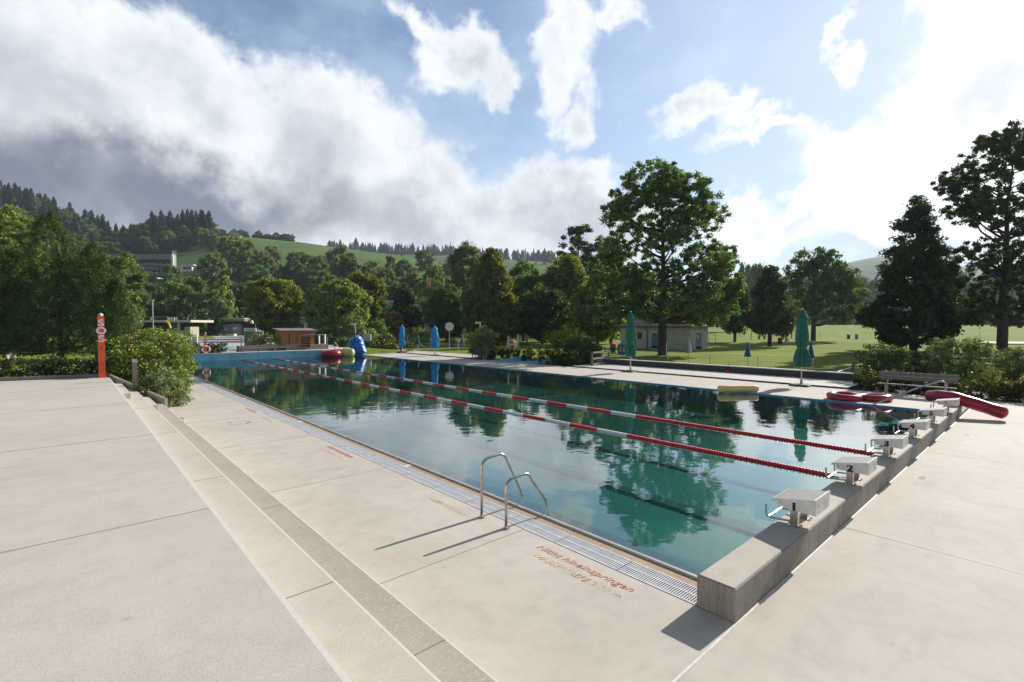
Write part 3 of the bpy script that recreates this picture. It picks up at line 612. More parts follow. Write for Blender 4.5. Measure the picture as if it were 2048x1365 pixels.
# ------------------------------------------------------------------ parasols
def pleats(n, d, ph=0.0, tw=0.0):
    return lambda a, z: 1+d*math.cos(n*a+ph+tw*z)+d*.45*math.cos((n//2+1)*a+2.1+ph)
def big_umbrella(loc, h, cm_, label, grp, w_=.27, cord=None, ragged=0.0, base='slab'):
    t = thing('closed_parasol', label, 'parasol', loc, 0, grp)
    zb = h*.27 if ragged == 0 else h*.27
    m = MB(); m.tube([(0, 0, .08), (0, 0, h-.05)], .028, 10); m.build('pole', M['white'], t, smooth=True)
    if base == 'slab':
        m = MB(); m.bbox(-.42, .42, -.42, .42, 0.002, .09, .02); m.build('base_slab', M['dgrey'], t)
        m = MB(); m.lathe([(.06, .09), (.06, .30), (.045, .32)], 10); m.build('socket', M['galv'], t)
    def R_(z): return z
    top = h; L_ = h-zb
    prof = [(.02, top), (.05, top-.02*L_), (.42*w_, top-.10*L_), (.60*w_, top-.17*L_), (.50*w_, top-.18*L_), (.52*w_, top-.25*L_), (.60*w_, top-.45*L_), (.58*w_, top-.60*L_), (.46*w_, top-.685*L_), (.44*w_, top-.70*L_), (.50*w_, top-.74*L_), (.68*w_, top-.86*L_), (.70*w_, top-.95*L_), (.60*w_, top-1.0*L_)]
    full = []
    for (a, b) in zip(prof[:-1], prof[1:]):
        for k in range(4): full.append((a[0]+(b[0]-a[0])*k/4, a[1]+(b[1]-a[1])*k/4))
    full.append(prof[-1]); rg = random.Random(int(loc[0]*7+loc[1]*3))
    ph = rg.random()*6
    def md(a, z):
        s = (top-z)/L_; d = .03+.26*min(1, max(0, (s-.12)*1.6)); 
        if .66 < s < .72: d *= .45
        return 1+d*math.cos(8*a+ph+1.2*s)+d*.5*math.cos(3*a+ph*2)+.05*math.cos(13*a)
    m = MB(); m.lathe([(r, z) for r, z in full], 48, (0, 0, 0), md)
    vs = m.v; nn = 48
    for k in range(nn):
        i = (len(full)-1)*nn+k; x, y, z = vs[i]; vs[i] = (x, y, z+.07*math.sin(k*1.7+ph)+ragged*rg.uniform(-.6, .3))
    cnp = m.build('canopy', cm_, t, smooth='full')
    m = MB(); m.lathe([(.035, top-.01), (.04, top+.02), (.02, top+.05)], 10); m.build('finial', M['white'], t)
    if cord:
        zc = top-.69*L_; m = MB(); m.torus((0, 0, zc), .46*w_*1.12, .011, None, 20, 6); m.tube([(-.05, -.40*w_*1.5, zc), (-.045, -.62*w_, zc-.3*L_*.5), (-.04, -.70*w_, zc-.29*L_)], .009, 5); m.build('tie_cord', cord, t)
    return t
big_umbrella((26.7, 47.4, 0), 3.0, M['bluecanvas'], 'closed bright blue parasol next to the yellow flowered hedge, farther of the blue pair', None, .44, None, .10)
big_umbrella((26.8, 41.2, 0), 2.95, M['bluecanvas'], 'closed bright blue parasol with a frayed hem, nearer to the clock', None, .50, None, .22)
big_umbrella((26.5, 18.2, 0), 3.8, M['greencanvas'], 'closed green parasol with bright cord in front of the timber wall by the cream house', None, .40, M['cord'], .05)
big_umbrella((26.45, 8.35, 0), 3.72, M['greencanvas'], 'closed green parasol standing on the deck near the two red rings', None, .42, M['cord'], .05)
t0 = P(517, 690.5, .60)
pp = PD(517, 690, 49.5); big_umbrella((pp.x, pp.y, .57), 2.0, M['greyc'], 'small closed grey and white parasol beside the poster board', None, .9, None, 0, 'none')
def small_parasol(px, base, topy, cm_, label, stripes=None, z0=-.15, f=None, wd=1.0):
    p = P(px, base, z0) if f is None else Vector((*XY(px, f), z0)); f_ = fdep(p.x, p.y); h = max(1.5, (base-topy)*f_/FX)
    t = thing('small_parasol', label, 'parasol', p, 0, 'small closed parasols on the lawn')
    m = MB(); m.tube([(0, 0, -.1), (0, 0, h-.02)], .018, 6); m.build('pole', M['galv'], t)
    zb = h*.42; r = .19*wd*h/1.9
    rg = random.Random(px); ph = rg.random()*6
    def md(a, z): d = .22*min(1, (h-z)/(h-zb)+.1); return 1+d*math.cos(8*a+ph)+.08*math.cos(3*a)
    pr = [(.012, h-.03)]+[(r*(.10+.90*s**.9), h-.03-(h-zb)*s*.93) for s in [k/9 for k in range(1, 10)]]+[(r*1.12, zb-.02)]
    m = MB(); m.lathe(pr, 32, (0, 0, 0), md)
    mats = [cm_]
    if stripes:
        mats.append(stripes); n = 32
        for i in range(len(m.f)-2): m.mi[i] = 1 if ((i % n)//2) % 2 else 0
    m.build('canopy', mats, t, smooth='full')
    m = MB(); m.lathe([(.02, h-.03), (.012, h+.03)], 6); m.build('tip', M['white'], t)
small_parasol(1270, 712, 678, M['denim'], 'closed plain blue parasol on the lawn just right of the first green parasol')
small_parasol(1377, 727, 676, M['navy'], 'closed navy and white striped parasol in front of the house corner', M['whitec'])
small_parasol(1495, 735, 683, M['denim'], 'closed blue parasol standing alone on the lawn behind the timber wall')
small_parasol(1621, 742, 682, M['denim'], 'closed blue parasol directly behind the second green parasol')
small_parasol(836, 704, 668, M['dgreen'], 'closed dark green parasol on the shaded lawn between the blue pair', z0=-.1)
small_parasol(876, 704, 665, M['purple'], 'closed purple striped parasol leaning behind the frayed blue parasol', M['greyc'], z0=-.1)
small_parasol(925, 708, 668, M['purple'], 'closed purple striped parasol right of the clock', M['greyc'], z0=-.1)
small_parasol(952, 704, 670, M['denim'], 'closed slim blue parasol half hidden by the bush at the bench', z0=-.1, wd=.5)

# ------------------------------------------------------------------ clock, lamps, shower posts
t = thing('pool_clock', 'round white clock on a slim pole at the edge of the lawn', 'clock', (P(899, 705, -.15)), YAW+R(8))
h = 3.0; m = MB(); m.tube([(0, 0, -.1), (0, 0, h-.3)], .04, 8); m.build('pole', M['galv'], t)
def disc(m, y0, y1, r, z, n=32): m.tube([(0, y0, z), (0, y1, z)], r, n)
m = MB(); disc(m, -.11, .09, .52, h); m.build('case', M['galv'], t); m = MB(); disc(m, -.125, -.112, .47, h); fc = m.build('dial', M['white'], t)
m = MB(); m.box(-.30, .02, -.135, -.128, h-.02, h+.02); m.box(-.005, .20, -.14, -.136, h-.10, h-.07)
for k in range(12):
    a = k*math.pi/6; m.box(.40*math.sin(a)-.015, .40*math.sin(a)+.015, -.130, -.126, h+.40*math.cos(a)-.03, h+.40*math.cos(a)+.03)
m.build('hands', M['black'], fc)
def arm_lamp(p, h, label):
    t = thing('lamp_post', label, 'lamp post', p, YAW)
    m = MB(); m.tube([(0, 0, -.1), (0, 0, h)], .055, 8); m.build('pole', M['white'], t)
    m = MB(); m.bbox(-.55, .12, -.10, .10, h-.04, h+.06); m.bbox(-.55, -.2, -.13, .13, h-.16, h-.03); m.build('lamp_head', M['white'], t)
arm_lamp(P(711, 699, .0), 3.2, 'grey lamp post with a boxy head above the blue tarpaulin')
arm_lamp(P(960, 705, -.15), 3.5, 'grey lamp post with a boxy head above the bench shrub')
def pole_lamp(px, f, ytop, label, r=.09):
    x, y = XY(px, f); z = G(x, y); h = HC+(YH-ytop)*f/FX-z
    t = thing('street_lamp', label, 'street lamp', (x, y, z), YAW)
    m = MB(); m.tube([(0, 0, 0), (0, 0, h)], r, 6); m.build('pole', M['galv'], t)
    m = MB(); m.bbox(-.5, .25, -.15, .15, h-.1, h+.06); m.build('lamp_head', M['galv'], t)
pole_lamp(306, 100, 601, 'tall slim street lamp above the left roof railing'); pole_lamp(466, 135, 606, 'tall slim street lamp behind the long grey building'); pole_lamp(488, 210, 577, 'small far lamp in the slope trees')
for (x, lab, hh) in ((1017, 'left stainless shower post by the light blue foot basin', 2.05), (1036, 'right stainless shower post by the light blue foot basin', 2.15)):
    p = P(x, 720, 0); t = thing('shower_post', lab, 'shower', p, YAW); m = MB(); m.bbox(-.09, .09, -.05, .05, 0, hh, .01); m.build('column', M['galv'], t)
    m = MB(); m.tube([(0, 0, hh-.12), (.25, -.05, hh-.14)], .02, 6); m.lathe([(.02, hh-.14), (.07, hh-.2)], 8, (.25, -.05, 0)); m.build('shower_head', M['galv'], t)
t = thing('foot_basin', 'light blue sloping foot basin on the deck below the shower posts', 'foot basin', P(1045, 724, 0), math.pi/2)
a, b = P(1008, 721.5, 0), P(1090, 727.5, 0)
m = MB(); m.v = []; ln = (b-a).length
m.add([(-3.0, -.9, 0), (-.3, -.9, 0), (-.3, .9, 0), (-3.0, .9, 0), (-3.0, -.9, .02), (-.3, -.9, .34), (-.3, .9, .34), (-3.0, .9, .02)], [(3, 2, 1, 0), (4, 5, 6, 7), (0, 1, 5, 4), (1, 2, 6, 5), (2, 3, 7, 6), (3, 0, 4, 7)])
mm = Matrix.Rotation(math.pi, 4, 'Z'); m.v = [tuple(mm @ Vector(v)) for v in m.v]; m.build('ramp', M['lightblue'], t)
m = MB(); m.box(-2.4, .28, -.9, .9, 0, .05); m.box(-2.4, .28, -.9, -.8, .05, .13); m.box(-2.4, .28, .8, .9, .05, .13); m.build('tray', M['lightblue'], t)

# ------------------------------------------------------------------ inflatables and covers
def ring(p, Rr, r, mt, label, tilt=(0, 0), grp=None):
    m = MB(); m.torus((0, 0, 0), Rr, r, None, 48, 16)
    o = m.build('swim_ring', mt, None, 'full'); o.location = p; o.rotation_euler = (tilt[0], tilt[1], 0); tag(o, label, 'swim ring', grp); return o
ring(P(1689, 794, .11), .46, .155, M['redvinyl'], 'left of the two thick red rings at the water edge by the steps', (.03, -.02))
ring(P(1748, 796, .10), .46, .145, M['redvinyl'], 'right of the two thick red rings at the water edge by the steps', (-.05, .02))
ring((18.75, 46.9, .30), .70, .27, M['redvinyl'], 'thick red ring floating at the far corner of the pool beside the lime tube')
def sausage(name, pts, r, mt, label, cat, n=18):
    pts = [Vector(p) for p in pts]; out = []
    for i in range(len(pts)-1):
        for k in range(5): out.append(pts[i].lerp(pts[i+1], k/5))
    out.append(pts[-1]); 
    for _ in range(3): out = [out[0]]+[(out[i-1]+out[i]*2+out[i+1])/4 for i in range(1, len(out)-1)]+[out[-1]]
    d0 = (out[0]-out[1]).normalized(); d1 = (out[-1]-out[-2]).normalized(); rs = []; P2 = []
    for k in range(5): a = math.pi/2*(k/5); P2.append(out[0]+d0*r*.7*math.cos(a)); rs.append(max(.01, r*math.sin(a)))
    for o_ in out: P2.append(o_); rs.append(r*(1+.03*math.sin(len(rs)*1.3)))
    for k in range(1, 6): a = math.pi/2*(1-k/5); P2.append(out[-1]+d1*r*.7*math.cos(a)); rs.append(max(.01, r*math.sin(a)))
    m = MB(); m.tube(P2, rs, n); o = m.build(name, mt, None, 'full'); tag(o, label, cat); return o
a, b = P(1440, 778, .14), P(1512, 778, .14)
sausage('foam_roll', [a, a.lerp(b, .5), b], .155, M['cream'], 'pale cream foam roll lying on the pool edge opposite the lane ropes', 'foam roll')
sausage('float_tube', [(21.28, 1.12, .24), (21.3, 1.6, .39), (21.35, 2.2, .57), (21.6, 2.65, .58), (21.8, 2.9, .52)], .19, M['redvinyl'], 'fat dark red tube draped over the end of the starting wall', 'float')
p = Vector((20.35, 46.9, .30)); sausage('float_tube', [p+CX*-.35+Vector((0, 0, .02)), p+CX*.45], .40, M['limevinyl'], 'pale lime green float tube beside the red ring at the far corner', 'float')
# blue tarpaulin
p = Vector((21.65, 47.4, 0)); t = thing('covered_slide', 'tall object wrapped in creased bright blue tarpaulin at the far pool corner', 'covered equipment', p, YAW, None, (.9, .9, .97))
rg = random.Random(5); O_ = [(0, 2.08), (.30, 1.93), (.55, 1.62), (.70, 1.15), (.86, .70), (1.02, .28), (.72, .12), (.42, .00), (.10, -.02), (-.22, .0), (-.62, .0), (-.76, .40), (-.88, .85), (-.98, 1.22), (-.93, 1.52), (-.62, 1.68), (-.30, 1.90)]
ol = []
for i_ in range(len(O_)):
    a, b = O_[i_], O_[(i_+1) % len(O_)]; ol += [a, ((a[0]+b[0])/2, (a[1]+b[1])/2)]
NS = len(ol); vs = []; cx, cz = .02, 1.25
lay = [(.18, -.62), (.52, -.56), (.82, -.42), (1.0, -.08), (.98, .25), (.75, .5), (.3, .55)]
fold = [rg.uniform(-.03, .03)+(.035 if k % 2 else -.035) for k in range(NS)]
for (s_, y_) in lay:
    for k, (x_, z_) in enumerate(ol):
        zz = cz+(z_-cz)*s_ if z_ > .5 else min(z_+(1-s_)*.9, cz)
        vs.append((cx+(x_-cx)*s_+rg.uniform(-.012, .012), y_+fold[k]*(1.3-abs(s_-.8)), zz+rg.uniform(-.012, .012)))
fs = [(i_*NS+k, i_*NS+(k+1) % NS, (i_+1)*NS+(k+1) % NS, (i_+1)*NS+k) for i_ in range(len(lay)-1) for k in range(NS)]+[tuple(range(NS-1, -1, -1)), tuple((len(lay)-1)*NS+k for k in range(NS))]
m = MB(); m.add(vs, fs); m.build('tarpaulin', M['bluetarp'], t, smooth=False)
m = MB(); m.tube([(.45, 0, 0), (.55, .1, .4)], .05, 8); m.build('foot', M['galv'], t)

def rail(pts, r, label, mt=None):
    m = MB(); m.tube(pts, r, 10); o = m.build('handrail', mt or M['galv'], None, 'full'); tag(o, label, 'handrail'); return o
rail([(22.3, 2.58, -.02), (22.3, 2.58, .88)]+arc((22.3, 2.58, .92), (22.3, 2.58, 1.02), (22.3, 2.72, 1.0))+[(22.3, 3.2, .78), (22.15, 4.55, 0.0), (22.1, 4.9, -.2)], .026, 'long sloping steel handrail above the pool steps behind block six')
a = P(672, 708, .57); rail([P(670, 704, .4), Vector((*P(670, 704, .4).xy, 1.35)), P(684, 704, .25)], .03, 'short bent handrail between the far red ring and the lime tube')
# ------------------------------------------------------------------ benches
def bench(loc, rz, ln, label, arms=False):
    t = thing('bench', label, 'bench', loc, rz)
    m = MB()
    for k in range(2): m.bbox(-ln/2, ln/2, -.42+k*.19, -.42+k*.19+.17, .42, .455, .008)
    m.build('seat', M['timber'], t)
    m = MB()
    for k in range(2):
        z = .62+k*.17; m.add([(-ln/2, -.0+k*.03, z), (ln/2, -.0+k*.03, z), (ln/2, .035+k*.03, z), (-ln/2, .035+k*.03, z), (-ln/2, .04+k*.03, z+.155), (ln/2, .04+k*.03, z+.155), (ln/2, .075+k*.03, z+.155), (-ln/2, .075+k*.03, z+.155)], [(3, 2, 1, 0), (4, 5, 6, 7), (0, 1, 5, 4), (1, 2, 6, 5), (2, 3, 7, 6), (3, 0, 4, 7)])
    m.build('backrest', M['timber'], t)
    for s in (-1, 1):
        m = MB(); x = s*ln*.38; m.tube([(x, -.36, 0), (x, -.30, .41)], .03, 8); m.tube([(x, -.05, 0), (x, .02, .42), (x, .13, .95)], .03, 8); m.tube([(x, -.40, .40), (x, .02, .40)], .028, 8); m.bbox(x-.05, x+.05, -.42, .02, .0, .02); m.build('leg', M['galv'], t)
    return t
bench((26.2, 3.95, 0), R(-90), 2.55, 'weathered timber bench with steel legs in front of the dark hedge on the right')
bench((26.65, 33.7, 0), R(-90), 2.0, 'small grey timber bench in front of the yellow flowering hedge')
t = thing('wall_bench', 'long slatted timber bench on concrete blocks along the low grey wall', 'bench', (13.2, 49.55, .57))
m = MB(); 
for k in range(3): m.bbox(-1.9, 2.6, -.24+k*.16, -.24+k*.16+.14, .30, .37)
m.build('seat', M['timber'], t)
for x in (-1.5, -.1, 1.2, 2.3): m = MB(); m.bbox(x-.1, x+.1, -.2, .2, 0, .30); m.build('leg', M['wallc'], t)
# low wall, shed and things on it
t = thing('low_wall', 'low grey concrete retaining wall behind the timber wall bench', 'wall', (11.4, 50.1, .57))
m = MB(); m.bbox(11.4, 19.4, 50.0, 50.3, .57, 1.08); m.bbox(19.4, 19.7, 50.0, 51.6, .57, 1.08); m.build('wall_body', M['wallc'], t, world=True)
m = MB(); m.box(11.35, 11.4, 49.7, 50.3, .57, 1.1); m.build('end_plate', M['dgrey'], t, world=True)
t = thing('wooden_shed', 'small orange brown timber shed with a lean-to shelf on the low wall', 'shed', (15.9, 52.2, .57))
m = MB(); m.box(15.85, 19.1, 52.2, 54.2, .5, 2.42); sw_ = m.build('wall', M['shed'], t, world=True)
m = MB(); m.box(16.65, 17.3, 52.185, 52.2, .7, 2.2); dr = m.build('door', M['shed'], t, world=True); m = MB(); m.box(17.3, 17.34, 52.18, 52.2, .7, 2.2); m.box(16.55, 16.62, 52.17, 52.2, .7, 2.2); m.build('door_frame', M['dgrey'], t, world=True)
m = MB(); m.add([(15.6, 51.95, 2.40), (19.4, 51.95, 2.40), (19.4, 54.4, 2.62), (15.6, 54.4, 2.62), (15.6, 51.95, 2.47), (19.4, 51.95, 2.47), (19.4, 54.4, 2.69), (15.6, 54.4, 2.69)], [(3, 2, 1, 0), (4, 5, 6, 7), (0, 1, 5, 4), (1, 2, 6, 5), (2, 3, 7, 6), (3, 0, 4, 7)]); m.build('roof', M['timber'], t, world=True)
m = MB(); m.box(17.5, 19.5, 51.2, 52.2, 1.98, 2.03); m.box(17.5, 17.56, 51.2, 51.28, .9, 1.98); m.build('canopy', M['timber'], t, world=True)
m = MB(); disc_ = m.lathe([(.16, 0), (.16, .03)], 20, (0, 0, 0)); m.v = [(18.75+x, 52.19-z, 1.65+y) for x, y, z in m.v]; m.build('sign_disc', M['redpaint'] or M['red'], t, world=True); bpy.data.objects['sign_disc'].data.materials[0] = M['red']
t = thing('shelf_unit', 'open timber shelf unit fixed to the low wall in front of the shed', 'shelf', (17.5, 49.9, .7))
m = MB(); x0, x1 = 17.15-.4, 18.2-.4
for x in (x0, x1-.05): m.box(x, x+.05, 49.62, 49.98, .75, 1.98)
m.build('frame', M['shed'], t, world=True)
for k in range(5): m = MB(); m.box(x0+.05, x1-.05, 49.63, 49.97, .78+k*.28, .81+k*.28); m.build('shelf', M['shed'], t, world=True)
m = MB(); m.box(x0+.05, x1-.05, 49.955, 49.98, .82, 1.95); m.build('back_panel', M['timber'], t, world=True)
# poster board
p = PD(500, 690, 49.0); t = thing('poster_board', 'standing advertising board with a green photo print and maroon cap', 'billboard', (p.x, p.y, .57), YAW)
m = MB(); m.bbox(-.60, .60, .02, .12, .15, 2.15); m.build('panel', M['whitec'], t)
m = MB(); m.box(-.55, .55, .008, .02, .35, 1.82); pn = m.build('photo_print', M['poster_g'], t)
m = MB(); m.box(-.5, .35, -.002, .008, .35, .78); m.build('print_rock', M['poster_r'], pn)
m = MB(); m.prism([(-.28, 0), (.22, 0), (.12, .34), (-.18, .34)], 0, .004); m.v = [(x, -.006-z*.5, .80+y) for x, y, z in m.v]; m.build('print_shirt', M['poster_b'], pn)
m = MB(); m.lathe([(.10, 0), (.10, .004)], 14); m.v = [(x-.03, -.006-z, 1.36+y*1.3) for x, y, z in m.v]; m.build('print_face', M['skin'], pn)
m = MB(); m.bbox(-.5, .55, .0, .14, 2.15, 2.60); m.build('cap_board', M['maroon'], t)
text('heading', 'Plauschtempel', .15, t, (0, .015, 1.98), (1, 0, 0), (0, 0, 1), M['black'], .85, 0, .004, .002, True)
m = MB(); m.lathe([(.16, 2.6), (.15, 2.75), (.10, 2.88), (.05, 2.93)], 12, (.18, .07, 0)); m.build('cone_top', M['white'], t, smooth=True)
p = PD(482.5, 690, 49.0); t = thing('steel_post', 'slim grey steel post left of the poster board', 'post', (p.x, p.y, .57)); m = MB(); m.tube([(0, 0, 0), (0, 0, 1.15)], .06, 8); m.build('shaft', M['galv'], t); m = MB(); m.lathe([(.07, 1.15), (.07, 1.2), (.03, 1.23)], 8); m.build('cap', M['galv'], t)
# shower frame at wall end
p = PD(644, 689, 50.5); t = thing('metal_frame', 'open white metal frame on the right end of the low wall', 'frame', (p.x, p.y, .95), YAW)
for x in (-.3, .3): m = MB(); m.bbox(x-.06, x+.06, -.1, .1, 0, 1.05); m.build('upright', M['white'], t)
m = MB(); m.bbox(-.36, .36, -.1, .1, 1.05, 1.12); m.build('crossbar', M['white'], t)
p = PD(734, 690, 60); t = thing('meter_cabinet', 'small grey cabinet behind the blue tarpaulin', 'cabinet', (p.x, p.y, .0), YAW); m = MB(); m.bbox(-.5, .5, -.15, .15, 1.1, 1.95); m.build('box', M['galv'], t)
for x in (-.4, .4): m = MB(); m.box(x-.04, x+.04, -.04, .04, 0, 1.1); m.build('leg', M['galv'], t)

# ------------------------------------------------------------------ timber wall, platforms, fences
t = thing('timber_wall', 'low dark timber board wall between the pale platform and the lawn', 'wall', (30.2, 15, 0))
m = MB(); m.box(30.0, 30.4, 6.9, 23.2, -.2, .42)
m.build('boards', M['darkwood'], t, world=True); m = MB(); m.bbox(29.97, 30.45, 6.85, 23.25, .42, .47); m.build('coping', M['timber2'], t, world=True)
def platform(pts, label):
    t = thing('timber_platform', label, 'platform', (pts[0][0], pts[0][1], 0))
    u0, u1 = pts[0][0], pts[1][0]; v0, v1 = pts[0][1], pts[1][1]
    m = MB(); n = int((v1-v0)/.145)
    for k in range(n): m.box(u0, u1, v0+k*(v1-v0)/n, v0+(k+.93)*(v1-v0)/n, .02, .075)
    m.build('boards', M['timber2'], t, world=True); m = MB(); m.box(u0+.03, u1, v0+.02, v1-.02, -.15, .02); m.box(u0-.03, u0, v0, v1, -.1, .07); m.build('frame', M['dgrey'], t, world=True)
platform([(26.62, 6.5), (29.97, 23.2)], 'pale slatted timber platform along the dark timber wall')
platform([(26.75, 35.6), (29.9, 53)], 'pale timber platform beside the two blue parasols')
def fence(posts, label, h=1.0, wires=9, vert=.25, topbar=False, post_r=.03):
    t = thing('wire_fence', label, 'fence', posts[0])
    for p in posts: m = MB(); m.tube([p, Vector(p)+Vector((0, 0, h+.05))], post_r, 6); m.build('post', M['galv'], t, world=True)
    m = MB()
    for a, b in zip(posts[:-1], posts[1:]):
        a = Vector(a); b = Vector(b)
        for k in range(wires): z = Vector((0, 0, .05+(h-.05)*k/(wires-1))); m.tube([a+z, b+z], .0045, 3, cap=False)
        n = int((b-a).length/vert)
        for k in range(1, n): c_ = a.lerp(b, k/n); m.tube([c_+Vector((0, 0, .05)), c_+Vector((0, 0, h))], .004, 3, cap=False)
    m.build('mesh', M['net'], t, world=True)
    if topbar:
        m = MB()
        for a, b in zip(posts[:-1], posts[1:]): m.tube([Vector(a)+Vector((0, 0, h)), Vector(b)+Vector((0, 0, h))], .025, 5)
        m.build('top_rail', M['galv'], t, world=True)
fence([(31.0, v, -.15) for v in (24.5, 21.2, 18.2, 15.2, 12.2, 9.2, 6.2)], 'wire mesh fence with steel posts behind the dark timber wall', 1.22)
fence([(30.6, v, -.1) for v in (50.5, 46.5, 42.5, 38.5, 35.8)], 'wire mesh fence with a top rail behind the far timber platform', 1.05, topbar=True)
m = MB(); m.tube([(30.6, 50.5, 1.0), (30.5, 48.3, .05)], .03, 5); tag(m.build('brace', M['galv']), 'slanted steel brace at the end of the far wire fence', 'brace')
fence([P(x, 694, .3) for x in (655, 690, 725)], 'wire mesh fence behind the far red and lime floats', 1.2, topbar=True)
fence([Vector((*XY(x, 78), -.1)) for x in (815, 838, 862, 886, 910)], 'thin wire fence in the shade behind the lawn parasols', 1.3, vert=.6)
fence([Vector((*XY(x, 120), .3)) for x in (1480, 1560, 1640, 1700, 1760, 1850, 1960, 2060, 2160)], 'faint pasture fence across the far meadow', 1.1, 4, 3, post_r=.05)
t = thing('timber_railing', 'weathered timber railing at the left end of the dark timber wall', 'railing', (28.5, 24.2, 0))
a = P(1184, 733, .05); b = P(1217, 728, .05)
for p_ in (a, a.lerp(b, .55), b): m = MB(); m.box(p_.x-.05, p_.x+.05, p_.y-.05, p_.y+.05, 0, 1.05); m.build('post', M['timber'], t, world=True)
for z in (.12, .52, .95):
    m = MB(); d = (b-a).normalized(); n_ = Vector((-d.y, d.x, 0))*.05
    q4 = [a-n_*2, b-n_*2, b-n_*1.1, a-n_*1.1]; m.prism([(x.x, x.y) for x in q4], z, z+.13); m.build('rail', M['timber'], t, world=True)
m = MB(); m.tube([b+Vector((0, 0, .95)), b+Vector((1.2, -1.6, .35))], .03, 5); m.build('brace', M['galv'], t, world=True)
t = thing('timber_railing', 'tilted timber handrail rising from the shrubs at the right end of the timber wall', 'railing', (30.5, 6.2, 0))
a = P(1706, 738, .5); b = P(1738, 727, .75); m = MB(); m.tube([a+Vector((0, 0, .25)), b+Vector((0, 0, .3))], .08, 4); m.build('rail', M['timber'], t, world=True)
m = MB(); m.box(a.x-.05, a.x+.05, a.y-.05, a.y+.05, -.1, a.z+.25); m.build('post', M['timber'], t, world=True); m = MB(); m.tube([a+Vector((0, 0, .1)), P(1676, 744, .45)], .03, 5); m.build('brace', M['galv'], t, world=True)
p = P(1479, 742, .2); t = thing('wall_tap', 'small red tap on the dark timber wall', 'tap', (29.9, 13.55, .1)); m = MB(); m.bbox(-.06, .04, -.1, .1, 0, .12); m.build('valve', M['red'], t); m = MB(); m.tube([(0, 0, .1), (0, -.12, .55)], .012, 5); m.build('pipe', M['black'], t)

# ------------------------------------------------------------------ pump house
t = thing('pump_house', 'low cream plastered house with a dark tiled roof and blue doors behind the big tree', 'house', (58.4, 31.2, -.15))
hx0, hx1, hy0, hy1, hz1 = 58.4, 63.0, 31.2, 41.8, 2.75
m = MB(); m.box(hx0, hx1, hy0, hy1, -.6, hz1); m.box(hx0-.03, hx1+.03, hy0-.03, hy1+.03, -.6, .25); m.build('wall', M['plaster'], t, world=True)
m = MB(); e = .55; x0, x1, y0, y1 = hx0-e, hx1+e, hy0-e, hy1+e
m.add([(x0, y0, hz1), (x1, y0, hz1), (x1, y1, hz1), (x0, y1, hz1), (x0, y0, hz1+.14), (x1, y0, hz1+.14), (x1, y1, hz1+.14), (x0, y1, hz1+.14), ((x0+x1)/2, y0+2.2, hz1+1.35), ((x0+x1)/2, y1-2.2, hz1+1.35)],
      [(3, 2, 1, 0), (0, 1, 5, 4), (1, 2, 6, 5), (2, 3, 7, 6), (3, 0, 4, 7), (4, 5, 8), (5, 6, 9, 8), (6, 7, 9), (7, 4, 8, 9)]); m.build('roof', M['roof'], t, world=True)
def face_u(v0, v1, z0, z1, mt, name, par, d=.03, ul=hx0):
    m = MB(); m.box(ul-d, ul+.01, v0, v1, z0, z1); return m.build(name, mt, par, world=True)
def vat(px): # v on plane u=hx0
    r = ray(px, 680); return r[1]*hx0/r[0]
dv0, dv1 = vat(1316), vat(1303); dr = face_u(dv0, dv1, -.05, 2.02, M['bluedoor'], 'door', t, .03)
for (z0, z1, a, b) in ((2.02, 2.14, dv0-.1, dv1+.1), (-.05, 2.02, dv0-.12, dv0), (-.05, 2.02, dv1, dv1+.12)): m = MB(); m.box(hx0-.05, hx0+.01, a, b, z0, z1); o = m.build('door_frame', M['white'], t, world=True)
for (pa, pb) in ((1284, 1275), (1271, 1263)):
    a, b = vat(pa), vat(pb); wn = face_u(a, b, 1.15, 2.05, M['brown'], 'window', t, .02); m = MB(); n_ = 3
    for k in range(n_): m.box(hx0-.03, hx0-.02, a+.06+(b-a-.1)*k/n_, a+.02+(b-a-.1)*(k+1)/n_, 1.22, 1.98)
    m.build('pane', M['glass'], t, world=True)
v_ = vat(1295); m = MB(); m.tube([(hx0-.45, v_+.5, 2.75), (hx0-.1, v_, 2.4), (hx0-.1, v_, -.1)], .06, 6); m.build('downpipe', M['dgrey'], t, world=True)
def uat(px): r = ray(px, 680); return r[0]*hy0/r[1]
a, b = uat(1392), uat(1403); m = MB(); m.box(a, b, hy0-.03, hy0+.01, -.05, 2.05); m.build('door', M['bluedoor'], t, world=True); m = MB(); m.box(b, b+.15, hy0-.05, hy0+.01, -.05, 2.1); m.box(a-.1, b+.15, hy0-.05, hy0+.01, 2.05, 2.15); m.build('door_frame', M['white'], t, world=True)
m = MB(); m.box(a+.25, a+.6, hy0-.04, hy0-.03, 1.35, 1.75); m.build('notice', M['white'], t, world=True)

